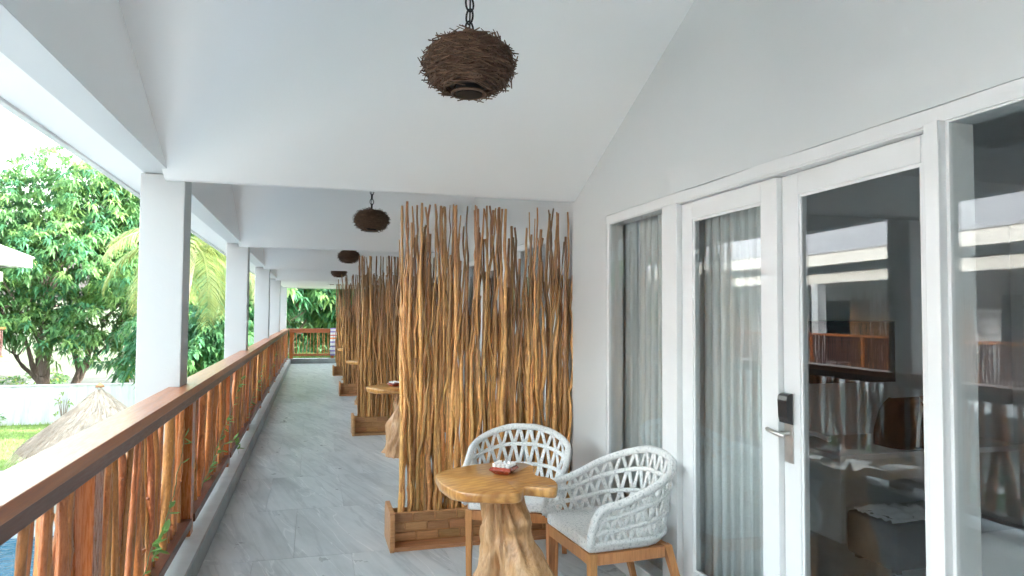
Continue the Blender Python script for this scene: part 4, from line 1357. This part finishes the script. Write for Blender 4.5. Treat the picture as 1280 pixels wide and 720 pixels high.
# palm
def palm(base, H, label):
    rs = random.Random(19)
    t = thing('coconut_palm', base, label, 'palm')
    MB().tube([(-.62, 0, -.1), (-.5, 0, H*.3), (-.28, .05, H*.65), (.1, .05, H)], [.17, .13, .12, .10], 10).build('trunk', 'palmtrunk', t, smooth=True)
    for i in range(19):
        a = i*2.399 + .5; el = .95 - 1.15*(i/19)
        L = rs.uniform(3.3, 4.2); n = 16; path = []; p = Vector((.1, .05, H)); e = el
        for k in range(n+1):
            path.append(p.copy()); p = p + Vector((cos(a)*cos(e), sin(a)*cos(e), sin(e)))*(L/n); e -= .115+.02*(i/19)
        m = MB(); m.tube(path, [.028*(1-.85*k/n) for k in range(n+1)], 5, False)
        for k in range(2, n+1):
            for q in range(3):
                f = k-1 + q/3
                c = path[int(f)].lerp(path[min(n, int(f)+1)], f-int(f))
                tg = (path[min(n, int(f)+1)] - path[int(f)]).normalized() if int(f) < n else (path[n]-path[n-1]).normalized()
                sd_ = tg.cross(Vector((0, 0, 1))).normalized()
                ll_ = .72*sin(pi*min(1, (f/n)*.86+.12))**.7 + .08
                for s in (-1, 1):
                    d = (sd_*s*.8 + tg*.62 + Vector((0, 0, -.22+rs.uniform(-.15, .12)))).normalized()
                    c1 = c + d*ll_*.5; c2 = c + d*ll_ - Vector((0, 0, ll_*.32))
                    wv = tg*.030 
                    b = len(m.v); m.v += [tuple(c-wv*.6), tuple(c+wv*.6), tuple(c1+wv), tuple(c1-wv), tuple(c2)]
                    mi = 0 if rs.random() < .7 else 1
                    m.face((b, b+1, b+2, b+3), mi); m.face((b+3, b+2, b+4), mi)
        m.build('frond', ['palmleaf', 'palmleaf2'], t)
palm((-4.05, 26.0, GZ), 7.25, 'coconut palm with drooping yellow-green fronds behind the first column')

# young frangipani beside the thatch
def frangipani(base, label, seed, H, n):
    rs = random.Random(seed); t = thing('frangipani_plant', base, label, 'plant')
    sm_ = MB(); sm_.tube([(0, 0, 0), (.03, 0, H*.5), (0, .03, H)], [.04, .03, .02], 7, False)
    ends = [Vector((0, .03, H))]
    for a in (0.5, 2.7, 4.4):
        e = Vector((.35*cos(a), .35*sin(a), H*.96)); sm_.tube([(.02, 0, H*.55), e*.8+Vector((0, 0, .05)), e], [.025, .02, .015], 6, False); ends.append(e)
    sm_.build('stem', 'bark', t, smooth=True)
    for e in ends:
        for i in range(n):
            a = rs.uniform(0, 2*pi); d = Vector((cos(a), sin(a), rs.uniform(-.1, .7))).normalized(); L = rs.uniform(.26, .42)
            s = d.cross(Vector((0, 0, 1))).normalized()*L*.13; m = MB()
            p = [e, e+d*L*.35+s, e+d*L*.7+s*.9, e+d*L-Vector((0, 0, .07)), e+d*L*.7-s*.9, e+d*L*.35-s, e+d*L*.5+Vector((0, 0, -.012))]
            m.v += [tuple(x) for x in p]
            for k in range(6): m.face((k, (k+1) % 6, 6))
            m.build('leaf', 'leafA', t)
frangipani((-3.95, 19.5, GZ), 'small frangipani plant with long leaves right of the thatched roof', 3, 2.55, 8)

# shrubs along the wall, beyond it, and along the far side of the pool
def shrub(base, R, H, label, seed, mats, dens=22, L=.32):
    rs = random.Random(seed); t = thing('shrub', base, label, 'shrub', 'garden shrubs')
    st_ = MB()
    for i in range(5):
        a = i*1.26; st_.tube([(0, 0, 0), (R*.3*cos(a), R*.3*sin(a), H*.5), (R*.5*cos(a), R*.5*sin(a), H*.8)], [.03, .02, .01], 5, False)
    st_.build('stems', 'bark', t)
    m = MB(); n = int(dens*R*(R+H))
    for i in range(n):
        u = rvec(rs); k = rs.uniform(.5, 1.05)
        p = Vector((u.x*R*k, u.y*R*k, H*.55 + u.z*H*.45*k))
        if p.z < .08: continue
        spray(m, rs, p, Vector((u.x, u.y, .6)), L, 8, rs.randrange(len(mats)), .3, .16)
    m.build('foliage', mats, t)
shrub((-13.5, 35.6, GZ), .5, .75, 'low shrub against the white wall at the left edge', 1, ['leafA', 'leafB'])
shrub((-10.6, 35.5, GZ), .45, 1.5, 'thin yellowish shrub against the white wall left of the thatch', 2, ['hedge', 'leafB'], 9, .25)
beyond = [(-7.4, 44, 1.7, 1.9, ['hedge', 'leafB'], 'lime green bush behind the wall right of the tree trunk'), (-5.6, 45, 1.4, 1.7, ['hedge', 'leafB'], 'rounded yellow-green bush behind the wall near the first column'), (-15.6, 47, 1.9, 1.6, ['hedge', 'leafA'], 'bush behind the wall left of the tree trunk'),
          (-18.4, 45, 1.8, 1.9, ['leafA', 'leafB'], 'bush behind the wall at the far left'), (-10.2, 50, 1.6, 1.7, ['leafB', 'hedge'], 'bush in the dry ground behind the tree trunk')]
for i, (x, y_, R, H, mt, lb) in enumerate(beyond): shrub((x, y_, GZ-.02), R, H, lb, 20+i, mt, 16, .42)
oh = thing('hedge', (-8.1, 6, GZ), 'green hedge along the far side of the pool, mirrored between the baluster reflections', 'hedge')
m = MB(); rs = random.Random(15)
for i in range(2600):
    p = Vector((rs.uniform(-.45, .45), rs.uniform(-10, 11), rs.uniform(.1, 2.2)))
    p.z *= .85 + .25*noise.noise((p.y*.8, 0, 0))
    spray(m, rs, p, Vector((p.x, 0, .5)), .3, 8, rs.randrange(3), .3, .16)
m.build('foliage', ['leafA', 'leafB', 'leafC'], oh)
sm_ = MB()
for i in range(14): sm_.tube([(0, -9.5+1.5*i, 0), (0, -9.5+1.5*i, 1.6)], .04, 5)
sm_.build('stems', 'bark', oh)
# lime hedge just outside the end kerb
hd = thing('hedge', (.4, YEND+.75, GZ), 'clipped lime-green hedge top showing under the end railing', 'hedge')
m = MB(); rs = random.Random(5)
for i in range(900):
    p = Vector((rs.uniform(-1.6, 1.7), rs.uniform(-.22, .22), 3.35 + rs.uniform(0, .42)))
    spray(m, rs, p, Vector((0, 0, 1)), .12, 6, rs.randrange(2), .2, .2)
m.build('foliage', ['hedge', 'leafB'], hd)
sm_ = MB()
for i in range(9): sm_.tube([(-1.5+.37*i, 0, 0), (-1.5+.37*i, 0, 3.5)], .03, 5)
sm_.build('stems', 'bark', hd)

# loose rocks and bare ground beyond the wall
rk = random.Random(14)
rock_me = []
for s in range(4):
    bm = bmesh.new(); bmesh.ops.create_icosphere(bm, subdivisions=2, radius=1)
    for v in bm.verts: v.co *= 1 + .35*noise.noise(v.co*1.3 + Vector((s*7, 0, 0)))
    me = bpy.data.meshes.new('rock'); bm.to_mesh(me); bm.free(); me.materials.append(MT['stone']); rock_me.append(me)
for i, (x, y_, a, b, lb) in enumerate(((-7.9, 47.5, 1.1, .55, 'pale rock behind the lime bush beyond the garden wall'), (-14.2, 48.0, .9, .4, 'flat pale rock left of the tree trunk beyond the wall'), (-9.0, 54.0, 1.5, .8, 'large pale boulder on the dry ground far behind the thatch'), (-17.0, 52.0, 1.2, .5, 'pale rock at the far left beyond the wall'))):
    link('rock', rock_me[i % 4], None, (x, y_, GZ+.1), (0, 0, rk.uniform(0, 6)), (a, a*.8, b), label=lb, category='rock', group='rocks beyond the wall')

# rising bare bank far behind
bk = MB(); n = 40
for i in range(n+1):
    x = -90 + 180*i/n
    for j in range(7):
        y_ = 66 + j*9
        z = GZ - .05 + (1.2*j + 1.1*noise.noise((x*.06, j*.4, 3)) if j else -.3)
        bk.v.append((x, y_, z))
for i in range(n):
    for j in range(6):
        a = i*7+j; bk.face((a, a+7, a+8, a+1))
bk.build('hillside', 'scrub', smooth=True, kind='structure', label='low dry bank rising far behind the trees', category='hill')

# grass blades on the lawn
gm = MB(); rs = random.Random(3)
for i in range(16000):
    x, y_ = rs.uniform(-16, -2), rs.uniform(26.05, 36.1)
    h = rs.uniform(.04, .11) * (1.9 if y_ > 35.5 else 1); a = rs.uniform(0, pi); s = .012
    z0 = GZ+.011
    gm.poly([(x-s*cos(a), y_-s*sin(a), z0), (x+s*cos(a), y_+s*sin(a), z0), (x+rs.uniform(-.04, .04), y_+rs.uniform(-.04, .04), z0+h)])
gm.build('grass', 'grassblade', kind='stuff', label='short grass blades of the garden lawn', category='grass')
